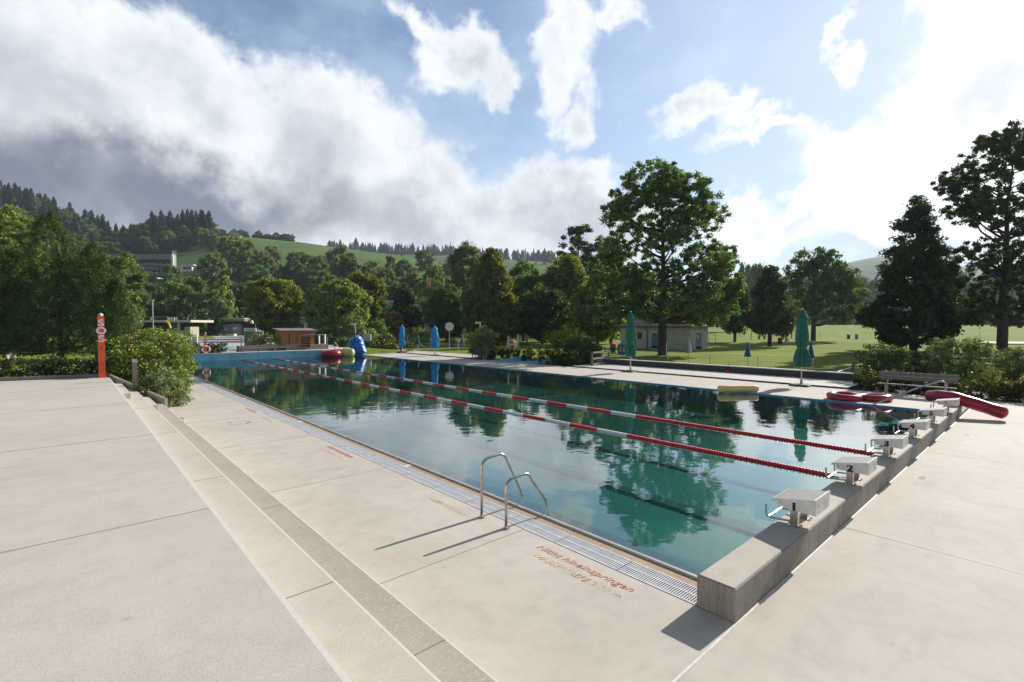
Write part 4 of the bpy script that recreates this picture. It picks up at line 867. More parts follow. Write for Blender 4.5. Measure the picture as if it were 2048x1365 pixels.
# ------------------------------------------------------------------ bins, climbing bars, table
def bin_(px, py, body, lid, label, h=1.05, r=.30, z0=-.15, box=False):
    p = P(px, py, z0); t = thing('litter_bin', label, 'bin', p, YAW)
    m = MB()
    if box: m.bbox(-r, r, -r*.8, r*.8, 0, h*.82)
    else: m.lathe([(r*.85, 0), (r*.98, h*.7), (r, h*.72)], 14)
    m.build('body', body, t, smooth=not box)
    m = MB()
    if box: m.add([(-r*1.05, -r*.85, h*.82), (r*1.05, -r*.85, h*.82), (r*1.05, r*.85, h*.82), (-r*1.05, r*.85, h*.82), (-r*.4, 0, h), (r*.4, 0, h)], [(3, 2, 1, 0), (0, 1, 5, 4), (1, 2, 5), (2, 3, 4, 5), (3, 0, 4)])
    else: m.lathe([(r*1.08, h*.72), (r*1.1, h*.80), (r*.95, h*.96), (r*.4, h)], 14)
    m.build('lid', lid, t, smooth=not box)
    if box:
        for s in (-1, 1): m = MB(); m.box(s*r*.5-.07, s*r*.5+.07, -r*.8-.02, -r*.8, h*.25, h*.7); m.build('sticker', M['yellow'], t)
bin_(1226, 708, M['dgrey'], M['red'], 'dark bin with a red lid left of the blue recycling box', 1.15, .33)
bin_(1243, 710, M['denim'], M['bluecanvas'], 'bright blue recycling box beside the first green parasol', 1.25, .36, box=True)
bin_(905, 694, M['dgrey'], M['red'], 'dark bin with a red lid near the purple parasol', 1.2, .36); bin_(916, 695, M['galv'], M['galv'], 'small pale grey bin right of the red lidded bin', 1.0, .22)
bin_(880, 676, M['denim'], M['red'], 'far blue bin with a red lid in the shade above the lawn', 1.25, .4)
bin_(1021, 706, M['white'], M['red'], 'bin with a red lid behind the left shower post', 1.5, .45); bin_(1031, 706, M['white'], M['white'], 'white bin between the two shower posts', 1.3, .36)
bin_(1047, 684, M['black'], M['black'], 'black bin under the yellow edged tree', 1.6, .36); bin_(1054, 685, M['galv'], M['galv'], 'grey bin beside the black bin under the trees', 1.3, .28)
bin_(1560, 689, M['dgrey'], M['red'], 'dark bin with a red lid on the open lawn', 1.15, .35); bin_(1573, 689, M['white'], M['white'], 'white bin on the open lawn', 1.05, .27)
bin_(1697, 678.5, M['dgrey'], M['white'], 'dark bin with a pale lid at the meadow fence', 1.3, .36); bin_(1713, 679, M['bluecanvas'], M['whitec'], 'light blue bin at the meadow fence', 1.35, .32)
p = P(1589, 679, -.15); t = thing('climbing_bars', 'wooden climbing frame with horizontal bars on the lawn', 'climbing frame', p, YAW)
for x in (-.7, .7, ): m = MB(); m.box(x-.08, x+.08, -.08, .08, 0, 2.3); m.build('post', M['timber'], t)
for z in (.05, .95, 2.2): m = MB(); m.tube([(-.7, 0, z), (.7, 0, z)], .03, 6); m.build('bar', M['galv'], t)
p = P(1502, 683, -.15); t = thing('goal_post', 'slim dark pole standing on the lawn left of the dark oval tree', 'pole', p); m = MB(); m.tube([(0, 0, 0), (0, 0, 2.9)], .07, 6); m.build('shaft', M['dgrey'], t); m = MB(); m.box(-.3, .3, -.03, .03, 2.1, 2.15); m.build('crossbar', M['dgrey'], t)
p = P(1524, 668, .3); t = thing('picnic_table', 'distant timber table on the grassy rise', 'table', (*XY(1524, 110), G(*XY(1524, 110))), YAW); m = MB(); m.bbox(-.9, .9, -.4, .4, .7, .78); m.build('table_top', M['timber'], t)
for x in (-.6, .6): m = MB(); m.box(x-.06, x+.06, -.35, .35, 0, .7); m.build('leg', M['timber'], t)
p = P(1424, 686, -.15); t = thing('parallel_bars', 'pale timber bar frame right of the cream house', 'bar frame', p, YAW)
for x in (-.6, .6): m = MB(); m.box(x-.04, x+.04, -.04, .04, 0, 1.9); m.build('post', M['timber2'], t)
for z in (.6, 1.2, 1.85): m = MB(); m.box(-.6, .6, -.03, .03, z, z+.06); m.build('rail', M['timber2'], t)

# ------------------------------------------------------------------ far buildings (camera-facing fronts)
def bld(name, px, f, z0, label, cat='building', rz=0):
    x, y = XY(px, f); return thing(name, label, cat, (x, y, z0), YAW+rz)
def pxbox(t, f, z0, x0, x1, y0, y1, mt, name, dep=6, off=0, pxc=0, parent=None):
    k = f/FX; xa, xb = (x0-pxc)*k, (x1-pxc)*k; za, zb = HC+(YH-y1)*k-z0, HC+(YH-y0)*k-z0
    m = MB(); m.box(xa, xb, off, off+dep, za, zb); return m.build(name, mt, parent or t)
t = bld('entrance_pavilion', 430, 120, .57, 'long low grey board building with a flat overhanging roof')
for (x0, x1, y0, y1, mt, nm, dep, off) in ((377, 478, 649, 674, M['greywall'], 'wall', 5, 0), (478, 492, 645, 674, M['dgrey'], 'doorway', 5, 1.5), (340, 496, 637, 639, M['timber2'], 'roof_edge', 8, -1.5), (342, 495, 639, 643.5, M['timber'], 'roof', 8, -1.4), (366, 369, 643, 674, M['timber'], 'pillar', .3, .5), (422, 425, 643, 650, M['timber'], 'pillar', .3, .5), (435, 438, 643, 650, M['timber'], 'pillar', .3, .5)):
    pxbox(t, 120, .57, x0, x1, y0, y1, mt, nm, dep, off, 430)
t = bld('wall_mural', 444, 119.5, .57, 'blue mural board with yellow and red shapes on the grey building', 'mural'); pn = pxbox(t, 119.5, .57, 433.5, 458, 652, 663, M['poster_b'], 'board', .1, -.2, 444)
pxbox(t, 119.5, .57, 453, 456, 656, 660, M['yellow'], 'yellow_shape', .05, -.26, 444); pxbox(t, 119.5, .57, 456, 458, 652, 663, M['red'], 'red_shape', .05, -.27, 444); pxbox(t, 119.5, .57, 444, 448, 655, 661, M['dgrey'], 'grey_shape', .05, -.27, 444)
t = bld('notice_board', 470, 119.5, .57, 'pale notice panel on the grey building right of the mural', 'sign'); pxbox(t, 119.5, .57, 466, 475, 655, 660, M['white'], 'panel', .1, -.2, 470); pxbox(t, 119.5, .57, 466, 471, 653, 653.7, M['dgrey'], 'heading', .1, -.2, 470)
t = bld('flower_planter', 458, 117, .57, 'long white planter box with dark plants before the mural', 'planter'); pxbox(t, 117, .57, 443, 473, 668, 673, M['white'], 'trough', 1, -1, 458)
PLANTER = (458, 116.5)
t = bld('side_roof', 330, 105, .57, 'flat roof deck with a steel railing above the rose bush')
pxbox(t, 105, .57, 262, 382, 640.5, 645, M['timber2'], 'roof', 8, 0, 330)
for x in (285, 300, 334, 352, 382-8): pxbox(t, 105, .57, x, x+.8, 634, 641, M['galv'], 'baluster', .08, .2, 330)
pxbox(t, 105, .57, 262, 334, 634, 634.8, M['galv'], 'top_rail', .08, .2, 330); pxbox(t, 105, .57, 348, 352, 645, 674, M['galv'], 'pillar', .4, 1, 330); pxbox(t, 105, .57, 356, 368, 654, 674, M['beige'], 'wall', 3, 2, 330)
t = bld('roof_sign', 343, 105, .57, 'white square panel with two posts on the flat roof deck', 'sign'); pxbox(t, 105, .57, 338, 347, 635, 642, M['white'], 'panel', .1, -.2, 343); pxbox(t, 105, .57, 348, 350.5, 635, 646, M['galv'], 'post', .2, -.2, 343)
p = PD(385, 680, 60); t = thing('ball_goal', 'white goal frame with a dark board left of the distant orange post', 'goal', (p.x, p.y, .6), YAW)
for x in (-1.0, .55): m = MB(); m.box(x-.07, x+.07, -.07, .07, 0, 1.75-.6); m.build('post', M['white'], t)
m = MB(); m.box(-1.07, .62, -.07, .07, 1.15, 1.28); m.build('crossbar', M['white'], t); m = MB(); m.box(-.1, .42, .1, .14, .1, 1.0); m.build('board', M['galv'], t)
m = MB(); aa = []
for k in range(9): a = k/8*1.2; aa.append((*XY(331+10*math.sin(a*1.1), 45), HC+(YH-643-22*(1-math.cos(a)))*45/FX))
m.tube(aa, .09, 8); o = m.build('water_slide', M['yellow'], None, True); tag(o, 'yellow arc of a water slide above the rose bush', 'slide')
t = bld('restaurant', 610, 110, .57, 'two storey dark building with a brown balcony between the round trees')
for (x0, x1, y0, y1, mt, nm, dep, off) in ((586, 660, 600, 603, M['timber'], 'roof', 10, -2), (590, 655, 603, 637, M['black'], 'upper_storey', 8, 1.5), (592, 632, 624.5, 634, M['brown'], 'balcony', .2, 0), (590, 634, 634.5, 637.5, M['timber2'], 'balcony_slab', 3, -.3), (604.5, 606.5, 603, 634, M['brown'], 'post', .2, -.1),
    (560, 655, 640, 676, M['greywall'], 'lower_storey', 8, 2), (574, 584, 648, 662, M['whitec'], 'door_panel', .1, 1.8), (584, 601, 648, 657, M['glass'], 'window', .1, 1.8), (601, 607, 646, 662, M['white'], 'door_panel', .1, 1.8), (610, 616, 640, 664, M['black'], 'doorway', .1, 1.8)):
    pxbox(t, 110, .57, x0, x1, y0, y1, mt, nm, dep, off, 610)
t = bld('school_building', 770, 135, .57, 'beige building with a white roof edge peeping between the dark trees')
for (x0, x1, y0, y1, mt, nm, dep, off) in ((700, 800, 604, 672, M['beige'], 'wall', 8, 0), (695, 802, 602, 605, M['white'], 'roof_edge', 9, -.5), (763, 765, 622, 640, M['white'], 'pillar', .3, -.3), (740, 760, 612, 618, M['glass'], 'window', .1, -.1)): pxbox(t, 135, .57, x0, x1, y0, y1, mt, nm, dep, off, 770)
t = bld('sports_hall', 855, 140, .57, 'white hall with a grey upper box glimpsed behind the dark trees')
for (x0, x1, y0, y1, mt, nm, dep, off) in ((800, 935, 609, 668, M['white'], 'wall', 10, 0), (842, 862, 593.5, 609, M['greyfac'], 'upper_box', 6, 1), (842, 847, 612, 660, M['greywall'], 'window', .1, -.1), (900, 930, 612, 640, M['greywall'], 'window', .1, -.1)): pxbox(t, 140, .57, x0, x1, y0, y1, mt, nm, dep, off, 855)
for (x, ya, lab) in ((855, 556, 'left flagpole with a hanging orange and red flag above the dark trees'), (862, 563, 'right flagpole with a hanging red flag above the dark trees')):
    xx, yy = XY(x, 128); t = thing('flagpole', lab, 'flagpole', (xx, yy, .57), YAW); h = HC+(YH-ya+6)*128/FX-.57; m = MB(); m.tube([(0, 0, 0), (0, 0, h)], .07, 6); m.build('pole', M['white'], t)
    m = MB(); 
    prs = [(-.05, 0), (.25, -.3), (.45, -1.6), (.65, -3.0), (.3, -3.4), (.1, -2.2), (-.05, -1.2)]
    m.prism(prs, 0, .12); m.v = [(a, .05*math.sin(b*3)+c_, h+b-.2) for a, b, c_ in m.v]; m.build('flag', M['flagred'] if x != 855 else M['orange'], t)
# hillside buildings
t = bld('terraced_block', 290, 240, 0, 'long terraced apartment block with brown roofs on the wooded slope')
k = 300/FX
for (x0, x1, y0, y1, mt, nm, dep, off) in ((225, 346, 508, 553, M['greyfac'], 'wall', 2.5, .8), (222, 348, 503, 508, M['roof'], 'roof', 3.5, -.5), (222, 345, 520, 524, M['roof'], 'lower_roof', 1.6, -.8), (344, 348, 508, 545, M['white'], 'end_wall', .5, .2)): pxbox(t, 240, 0, x0, x1, y0, y1, mt, nm, dep, off, 290)
for r_ in range(3):
    pxbox(t, 240, 0, 225, 344, 530+r_*8, 531.5+r_*8, M['greywall'], 'balcony', .8, -.05, 290)
    for c_ in range(12): pxbox(t, 240, 0, 228+c_*9.7, 234+c_*9.7, 525.5+r_*8, 529.5+r_*8, M['glass'], 'window', .1, .72, 290)
t = bld('hillside_house', 375, 252, 0, 'small white house with dark windows right of the long terraced block', 'house')
for (x0, x1, y0, y1, mt, nm, dep, off) in ((364, 386, 532, 545, M['whitec'], 'wall', 6, 0), (366, 390, 530, 532, M['galv'], 'roof', 7, -.5), (368, 384, 535, 540, M['glass'], 'window', .1, -.1)): pxbox(t, 252, 0, x0, x1, y0, y1, mt, nm, dep, off, 375)
t = bld('orange_house', 302, 218, 0, 'orange walled house with a flat grey roof among the trees', 'house')
for (x0, x1, y0, y1, mt, nm, dep, off) in ((285, 312, 560, 590, M['orangewall'], 'wall', 6, 0), (280, 319, 556, 560, M['galv'], 'roof', 8, -1), (298, 303, 564, 572, M['glass'], 'window', .1, -.1)): pxbox(t, 218, 0, x0, x1, y0, y1, mt, nm, dep, off, 302)
def gable(px, f, w_, ybase, yeave, yridge, wallm, roofm, label, rz=0, ln=10):
    x, y = XY(px, f); k = f/FX; zb = HC+(YH-ybase)*k; ze = HC+(YH-yeave)*k; zr = HC+(YH-yridge)*k
    t = thing('farmhouse', label, 'house', (x, y, zb), YAW+rz); h_ = w_*k/2
    m = MB(); m.box(-h_, h_, 0, ln, -3, ze-zb); m.add([(-h_, 0, ze-zb), (h_, 0, ze-zb), (0, 0, zr-zb-.1)], [(0, 1, 2)]); m.build('wall', wallm, t)
    m = MB(); e = 1.25
    for s in (-1, 1): m.add([(0, -.8, zr-zb), (s*h_*e, -.8, ze-zb-(zr-ze)*.25), (s*h_*e, ln+.5, ze-zb-(zr-ze)*.25), (0, ln+.5, zr-zb), (0, -.8, zr-zb+.3), (s*h_*e, -.8, ze-zb-(zr-ze)*.25+.3), (s*h_*e, ln+.5, ze-zb-(zr-ze)*.25+.3), (0, ln+.5, zr-zb+.3)], [(0, 1, 2, 3), (4, 5, 6, 7), (0, 1, 5, 4), (1, 2, 6, 5), (2, 3, 7, 6)])
    m.build('roof', roofm, t); m = MB(); m.box(-h_*.5, h_*.5, -.05, 0, .5, (ze-zb)*.8); m.build('window', M['glass'], t)
gable(472, 405, 20, 478, 469, 460, M['plaster'], M['redroof'], 'cream chalet with a red roof on the ridge left of the meadow', R(20), 14)
gable(845, 340, 24, 548, 538, 526, M['plaster'], M['redroof'], 'farmhouse with a red tiled roof on the meadow slope', R(-50), 12)
gable(552, 425, 12, 480, 476, 470, M['brown'], M['roof'], 'tiny dark farmhouse among the ridge trees', R(-40), 10)
# ------------------------------------------------------------------ vegetation
def leaves(cen, rad, per, size, seed, asp=.55, up=.25, shell=.45, long=1.0):
    "leaf-sized quads spread through clumps: cen (N,3), rad (N,3)"
    rg = np.random.default_rng(seed); N = len(cen)*per
    cn = np.repeat(np.asarray(cen, float), per, 0); rd = np.repeat(np.asarray(rad, float), per, 0)
    d = rg.normal(size=(N, 3)); d /= np.linalg.norm(d, axis=1, keepdims=True)
    r = rg.random((N, 1))**shell; p = cn+d*r*rd*(1+.25*rg.normal(size=(N, 1)).clip(-1, 1.6))
    n = d*.55+rg.normal(size=(N, 3))*.55+np.array([0, 0, up]); n /= np.linalg.norm(n, axis=1, keepdims=True)
    t = np.cross(n, rg.normal(size=(N, 3))); t /= np.linalg.norm(t, axis=1, keepdims=True); b = np.cross(n, t)
    s = size*(.6+.8*rg.random((N, 1))); t *= s*long; b *= s*asp
    V = np.stack([p-t, p-b*1.0+t*.1, p+t, p+b*1.0+t*.1], 1).reshape(-1, 3)
    return V, np.arange(len(V)).reshape(-1, 4)
SH = {'round': lambda t: np.sqrt(np.maximum(0, 1-(2*t-1)**2))**.8, 'egg': lambda t: np.sqrt(np.maximum(0, 1-(1.35*t-.35)**2))*np.minimum(1, .35+2.6*t)*(1-.25*t),
      'cone': lambda t: np.minimum(1, .55+2.5*t)*(1-t)**.62, 'pyr': lambda t: np.minimum(1, .5+3*t)*(1-t**1.7)**.9*(1-.25*t), 'vase': lambda t: np.minimum(1, .35+1.0*t)*np.sqrt(np.maximum(0, 1-t**4)),
      'wide': lambda t: np.minimum(1, .6+1.2*t)*np.sqrt(np.maximum(0, 1-t**3)), 'bush': lambda t: np.sqrt(np.maximum(0, 1-t**2))**.9}
def clumps(H, W, cb, shape, n, cr, seed, D_=None, noise=.22, inner=.35):
    rg = np.random.default_rng(seed); S = SH[shape]; out = []; ph = rg.random(6)*6.28
    while len(out) < n:
        t = rg.random(); r = float(S(np.array(t)))
        if rg.random() > (r**.75+.08 if shape == 'cone' else r**1.3+.06): continue
        a = rg.random()*6.283; rr = inner+(1-inner)*math.sqrt(rg.random())
        k = 1+noise*(math.sin(2*a+4*t+ph[0])*.6+math.sin(5*a-8*t+ph[1])*.5+math.sin(3*a+13*t+ph[2])*.4)
        R_ = r*rr*k; out.append((R_*W/2*math.cos(a), R_*(D_ or W)/2*math.sin(a), cb+(H-cb)*(t*.97)+rg.normal()*.15*cr, R_))
    c = np.array(out); k = cr*(.7+.6*rg.random((n, 1)))
    return c[:, :3], np.hstack([k, k, k*.72])
def trunkmesh(H, cb, cen, r0, seed, nl=22, lean=0.0, top=.9):
    rg = random.Random(seed); m = MB(); pts = []; wob = [rg.uniform(-1, 1) for _ in range(8)]
    for i in range(8):
        s = i/7; pts.append((lean*s*s+wob[i]*.012*H*s, wob[-i]*.010*H*s, -.15+(H*top+.15)*s))
    rr = [r0*1.55, r0*1.05]+[max(.02, r0*(1-(i/7))**.85) for i in range(2, 8)]
    pts.insert(1, tuple(pts[0][j]+(pts[1][j]-pts[0][j])*.12 for j in range(3))); rr.insert(1, r0*1.12)
    m.tube(pts, rr, 10)
    ax = lambda z: Vector((np.interp(z, [p[2] for p in pts], [p[0] for p in pts]), np.interp(z, [p[2] for p in pts], [p[1] for p in pts]), z))
    idx = list(range(len(cen))); rg.shuffle(idx)
    for i in idx[:nl]:
        c = Vector(cen[i]); L_ = math.hypot(c.x, c.y); z0 = max(cb+.02*H, c.z-L_*rg.uniform(.35, .9)); z0 = min(z0, max(c.z*.95, cb), H*top*.95)
        a = ax(z0); rl = max(.025, r0*.46*(1-z0/H)+.012*H*.12); mid = a.lerp(c, .5)+Vector((rg.uniform(-.05, .05)*L_, rg.uniform(-.05, .05)*L_, -.10*L_))
        m.tube([a, a.lerp(mid, .5)+Vector((0, 0, -.02*L_)), mid, mid.lerp(c, .55)+Vector((0, 0, .02*L_)), c], [rl, rl*.8, rl*.58, rl*.38, rl*.14], 6, cap=False)
    return m
ns = [100]
def tree(name, label, px, f, ytop, wpx, ybot, shape, lm, nc, per, leaf, cr, trunk=.3, cat='tree', group=None, ybase=None, nl=22, noise=.22, inner=.35, shell=.45, lean=0, dx=0, lobes=None, asp=.55, up=.25, D_=None, parts=('trunk', 'crown'), zb=None, lmul=1.0):
    ns[0] += 7; seed = ns[0]; u, v = XY(px, f); z = G(u, v) if zb is None else zb; k = f/FX
    H = HC+(YH-ytop)*k-z; cb = max(0.05, HC+(YH-ybot)*k-z); W = wpx*k
    t = thing(name, label, cat, (u, v, z), YAW, group)
    c, r = clumps(H-cr*.5, W-cr*1.2, cb+cr*.3, shape, nc, cr, seed, D_, noise, inner)
    if lobes:
        cc, rr_ = [], []
        rg = np.random.default_rng(seed+1)
        for (lx, ly, rx, ry, n_, yoff) in lobes:
            n_ = int(n_*lmul)
            d = rg.normal(size=(n_, 3)); d /= np.linalg.norm(d, axis=1, keepdims=True); q_ = d*(rg.random((n_, 1))**.42)
            cc.append(np.stack([(lx-px)*k+q_[:, 0]*rx*k, yoff+q_[:, 1]*rx*k, HC+(YH-ly)*k-z+q_[:, 2]*ry*k], 1)); s_ = cr*(.65+.7*rg.random((n_, 1))); rr_.append(np.hstack([s_, s_, s_*.75]))
        c = np.vstack(cc); r = np.vstack(rr_)
    V, Fq = leaves(c, r, per, leaf, seed, asp, up, shell)
    if trunk: put(parts[0], trunkmesh(H, cb, c, trunk, seed, nl, lean).mesh(parts[0], M['bark'], True), t)
    put(parts[1], npmesh(parts[1], V, Fq, lm), t)
    return t, c, r, H, W
# --- the big named trees
tree('ash_tree', 'tallest broad ash tree with a thick trunk in front of the cream house', 1325, 51.6, 320, 270, 650, 'wide', L['ash'], 10, 90, .125, .40, .42, nl=60, lmul=2.3,
     lobes=[(1330, 415, 50, 40, 26, 0), (1255, 395, 36, 32, 18, 1), (1385, 385, 36, 30, 20, -1), (1320, 495, 70, 34, 24, 0), (1270, 545, 50, 30, 20, 1), (1300, 372, 66, 44, 44, 0), (1345, 360, 55, 38, 30, 1), (1400, 425, 58, 36, 42, 0), (1235, 430, 36, 34, 22, -1), (1285, 450, 60, 34, 30, 2), (1350, 470, 60, 30, 22, -2), (1235, 505, 36, 30, 18, 1), (1425, 520, 48, 40, 36, 0), (1385, 545, 60, 44, 40, -2),
            (1440, 575, 42, 46, 44, 0), (1425, 618, 54, 34, 44, 1), (1370, 600, 58, 36, 40, -2), (1215, 560, 44, 44, 30, 1), (1265, 590, 56, 44, 40, -1), (1235, 622, 60, 26, 38, 0), (1320, 560, 60, 40, 26, 2), (1330, 630, 60, 16, 18, 1)])
tree('maple_tree', 'dense dark maple with a broad pointed crown on the right lawn', 1828, 59.8, 388, 215, 690, 'pyr', L['shade'], 300, 190, .19, .85, .38, nl=25, noise=.30)
tree('ash_tree', 'tall airy ash tree cut off by the right edge of the view', 2005, 57.5, 245, 270, 655, 'wide', L['shade'], 10, 90, .13, .42, .46, nl=60, lmul=2.0, lean=.5,
     lobes=[(1995, 300, 62, 46, 60, 0), (2055, 330, 60, 60, 55, 0), (1945, 360, 56, 40, 55, 1), (1925, 420, 46, 36, 36, -1), (2000, 420, 60, 46, 40, 1), (2080, 440, 70, 60, 55, 0), (1985, 500, 60, 40, 30, -1), (2050, 540, 70, 50, 48, 1), (1925, 540, 44, 46, 30, 0), (1960, 610, 56, 34, 40, 1), (2045, 620, 70, 36, 50, 0), (2120, 560, 70, 70, 50, 0)])
tree('dark_tree', 'dark oval tree left of the second green parasol', 1540, 72.9, 515, 118, 668, 'pyr', L['shade'], 130, 130, .22, .9, .28, noise=.25)
tree('spreading_tree', 'forked tree with a wide spreading crown behind the second green parasol', 1627, 96.3, 490, 165, 655, 'vase', L['dark'], 10, 80, .26, .85, .42, nl=30, lmul=1.5,
     lobes=[(1625, 525, 42, 30, 26, 0), (1680, 550, 36, 28, 22, 0), (1590, 560, 32, 32, 18, 0), (1700, 590, 34, 26, 22, 0), (1655, 590, 46, 34, 26, 1), (1605, 610, 40, 30, 22, 0), (1680, 630, 40, 16, 14, 0), (1645, 550, 40, 30, 18, 0)])
tree('linden_tree', 'large cone shaped tree with yellowing right side in the middle of the park', 984, 80.7, 491, 136, 684, 'cone', L['linden'], 520, 190, .19, .66, .34, noise=.09, inner=.62, shell=.4)
tree('dark_tree', 'round dark tree left of the cone shaped tree', 893, 92, 566, 84, 676, 'round', L['dark'], 150, 140, .24, .85, .25)
tree('dark_tree', 'pointed dark tree behind the left blue parasol', 810, 95, 566, 84, 668, 'cone', L['shade'], 160, 140, .25, .85, .25)
tree('maple_tree', 'round maple with sunlit yellow tips above the blue tarpaulin', 678, 82, 559, 122, 672, 'round', L['light'], 330, 170, .22, .75, .3, noise=.12, inner=.5, ybase=690)
tree('maple_tree', 'rounded darker maple rising behind the sunlit one', 727, 98, 539, 84, 655, 'round', L['linden'], 220, 150, .25, .85, .3, inner=.5)
tree('maple_tree', 'yellow green tree standing left of the brown balcony', 550, 90, 553, 112, 668, 'round', L['yellow'], 300, 150, .22, .8, .3, noise=.16, inner=.5)
for (px, f, yt, w_, yb, sh, lm, nc, lab) in (
    (1050, 100, 519, 92, 672, 'round', 'mid', 170, 'broad green tree just right of the cone shaped tree'), (1132, 96, 505, 104, 675, 'vase', 'linden', 220, 'yellow tipped tree with upright shoots in the dark park group'),
    (1195, 78, 552, 118, 682, 'egg', 'linden', 220, 'bronze tinted small tree above the shrubs by the timber railing'), (1160, 120, 446, 112, 640, 'round', 'shade', 190, 'tall dark tree rearing up behind the park group'),
    (1222, 84, 470, 90, 672, 'egg', 'ash', 150, 'green tree tucked against the left side of the big ash'), (1085, 84, 575, 110, 678, 'round', 'shade', 160, 'low very dark tree in the middle of the park group'),
    (1470, 92, 560, 70, 662, 'egg', 'shade', 90, 'dark tree just behind the right flank of the big ash'), (935, 118, 478, 92, 640, 'vase', 'olive', 170, 'tall pale poplar like tree left of the cone shaped tree'), (870, 128, 560, 60, 650, 'round', 'mid', 70, 'tree behind the round dark tree near the flags')):
    tree('park_tree', lab, px, f, yt, w_, yb, sh, L[lm], nc, 130, .26, .95 if nc > 100 else 1.1, .25, nl=16)
# --- left side: pines, garden trees, shrubs, hedges
def pine(label, px, f, ytop, wpx, ybot, nc, seed, peaks):
    u, v = XY(px, f); z = G(u, v); k = f/FX; H = HC+(YH-ytop)*k-z; cb = HC+(YH-ybot)*k-z
    t = thing('mountain_pine', label, 'pine tree', (u, v, z), YAW); rg = np.random.default_rng(seed); C_, R_ = [], []
    for (qx, qy, qw, n_) in peaks:
        hh = HC+(YH-qy)*k-z; xo = (qx-px)*k
        for _ in range(n_):
            s = rg.random()**.8; a = rg.random()*6.28; zz = cb+(hh-cb)*(1-s)**.95; r = qw*k/2*(s**.62)*(.55+.45*rg.random()**.5)*(1+.15*math.sin(3*a+qx))
            C_.append((xo+r*math.cos(a), r*math.sin(a), zz)); q = .23*(.7+.6*rg.random()); R_.append((q, q, q*1.7))
    C_, R_ = np.array(C_), np.array(R_); V, Fq = leaves(C_, R_, 46, .085, seed, .20, .5, .6)
    put('trunk', trunkmesh(H, cb, C_, .16, seed, 40).mesh('trunk', M['bark'], True), t); put('crown', npmesh('crown', V, Fq, L['pine']), t)
pine('broad multi peaked mountain pine rising behind the orange SOS post', 120, 34, 432, 300, 706, 1000, 5, [(105, 430, 190, 800), (190, 492, 160, 600), (30, 500, 170, 600), (235, 560, 90, 300), (140, 520, 240, 700)])
pine('mountain pine cut by the left edge of the view', -60, 33, 430, 250, 705, 500, 9, [(-60, 420, 200, 600), (0, 500, 130, 500)])
tree('garden_tree', 'sunlit yellow green tree behind the pines at the left edge', 8, 62, 402, 150, 600, 'round', L['light'], 200, 150, .17, .6, .3, inner=.4)
tree('garden_tree', 'dark leafy tree between the pine and the long building', 235, 75, 498, 100, 680, 'round', L['mid'], 170, 120, .22, .8, .25)
def shrub(label, px, f, ytop, wpx, lm, nc, per, leaf, cr, shape='bush', z=None, D_=None, name='shrub', flowers=None, group=None, ybot=None, inner=.2, noise=.2, stems=12):
    ns[0] += 11; seed = ns[0]; u, v = XY(px, f); z = G(u, v) if z is None else z; k = f/FX; H = HC+(YH-ytop)*k-z; W = wpx*k
    t = thing(name, label, 'shrub', (u, v, z), YAW, group); cb = .05 if ybot is None else max(.05, HC+(YH-ybot)*k-z)
    c, r = clumps(H-cr*.4, W-cr, cb, shape, nc, cr, seed, D_, noise, inner); V, Fq = leaves(c, r, per, leaf, seed)
    put('foliage', npmesh('foliage', V, Fq, lm), t)
    m = MB(); rg = random.Random(seed)
    for i in range(stems): c_ = Vector(c[rg.randrange(len(c))]); b_ = Vector((c_.x*.15, c_.y*.15, 0)); m.tube([b_, b_.lerp(c_, .5)+Vector((0, 0, .08*H)), c_], [.022, .014, .006], 5, cap=False)
    m.build('stems', M['bark'], t)
    if flowers:
        fm, n_, fs = flowers; rg2 = np.random.default_rng(seed); o_ = c[:, 2] > c[:, 2].mean()*.7; cc = c[o_]; i = rg2.integers(0, len(cc), n_); d = rg2.normal(size=(n_, 3)); d /= np.linalg.norm(d, axis=1, keepdims=True); d[:, 2] = abs(d[:, 2])
        pc = cc[i]+d*cr*.95; V, Fq = leaves(pc, np.full((n_, 3), fs*.5), 4, fs, seed+3, .8, .6); o = put('flowers', npmesh('flowers', V, Fq, fm), t)
    return t
def hedge(label, pts, wd, z0, h, lm, dens, leaf, flowers=None, name='hedge', top=.12):
    "leafy hedge along a ground line"
    ns[0] += 5; seed = ns[0]; rg = np.random.default_rng(seed); C_ = []; pts = [Vector((p[0], p[1], 0)) for p in pts]
    for a, b in zip(pts[:-1], pts[1:]):
        d = (b-a); L_ = d.length; d.normalize(); n = Vector((-d.y, d.x, 0)); N = int(L_*wd*h*dens)
        for _ in range(N):
            s = rg.random()*L_; w_ = (rg.random()-.5)*wd; zz = rg.random()**.8*(h*(1+top*math.sin(s*1.9+w_*3)+top*.6*math.sin(s*4.7))); p = a+d*s+n*w_; C_.append((p.x-pts[0].x, p.y-pts[0].y, zz))
    C_ = np.array(C_); q = .17; V, Fq = leaves(C_, np.full((len(C_), 3), q), 26, leaf, seed)
    t = thing(name, label, 'hedge', (pts[0].x, pts[0].y, z0)); put('foliage', npmesh('foliage', V, Fq, lm), t)
    if flowers:
        fm, n_, fs = flowers; o_ = C_[C_[:, 2] > h*.55]; i = rg.integers(0, len(o_), n_); V, Fq = leaves(o_[i]+np.array([0, 0, .12])+rg.normal(size=(n_, 3))*.08, np.full((n_, 3), fs), 5, fs, seed+1, .8, .6); put('flowers', npmesh('flowers', V, Fq, fm), t)
    return t
shrub('large rose bush with pale yellow and white blooms beside the stairs', 305, 19.8, 650, 165, L['rose'], 330, 70, .050, .27, 'wide', z=.0, D_=3.0, name='rose_bush', flowers=(M['hips'], 420, .034), noise=.16, inner=.3)
shrub('low feathery shrub with white flowers spilling onto the deck below the rose bush', 322, 17.6, 738, 78, L['olive'], 150, 60, .040, .20, 'bush', z=.0, name='flowering_shrub', flowers=(M['flower_w'], 60, .028), D_=2.2)
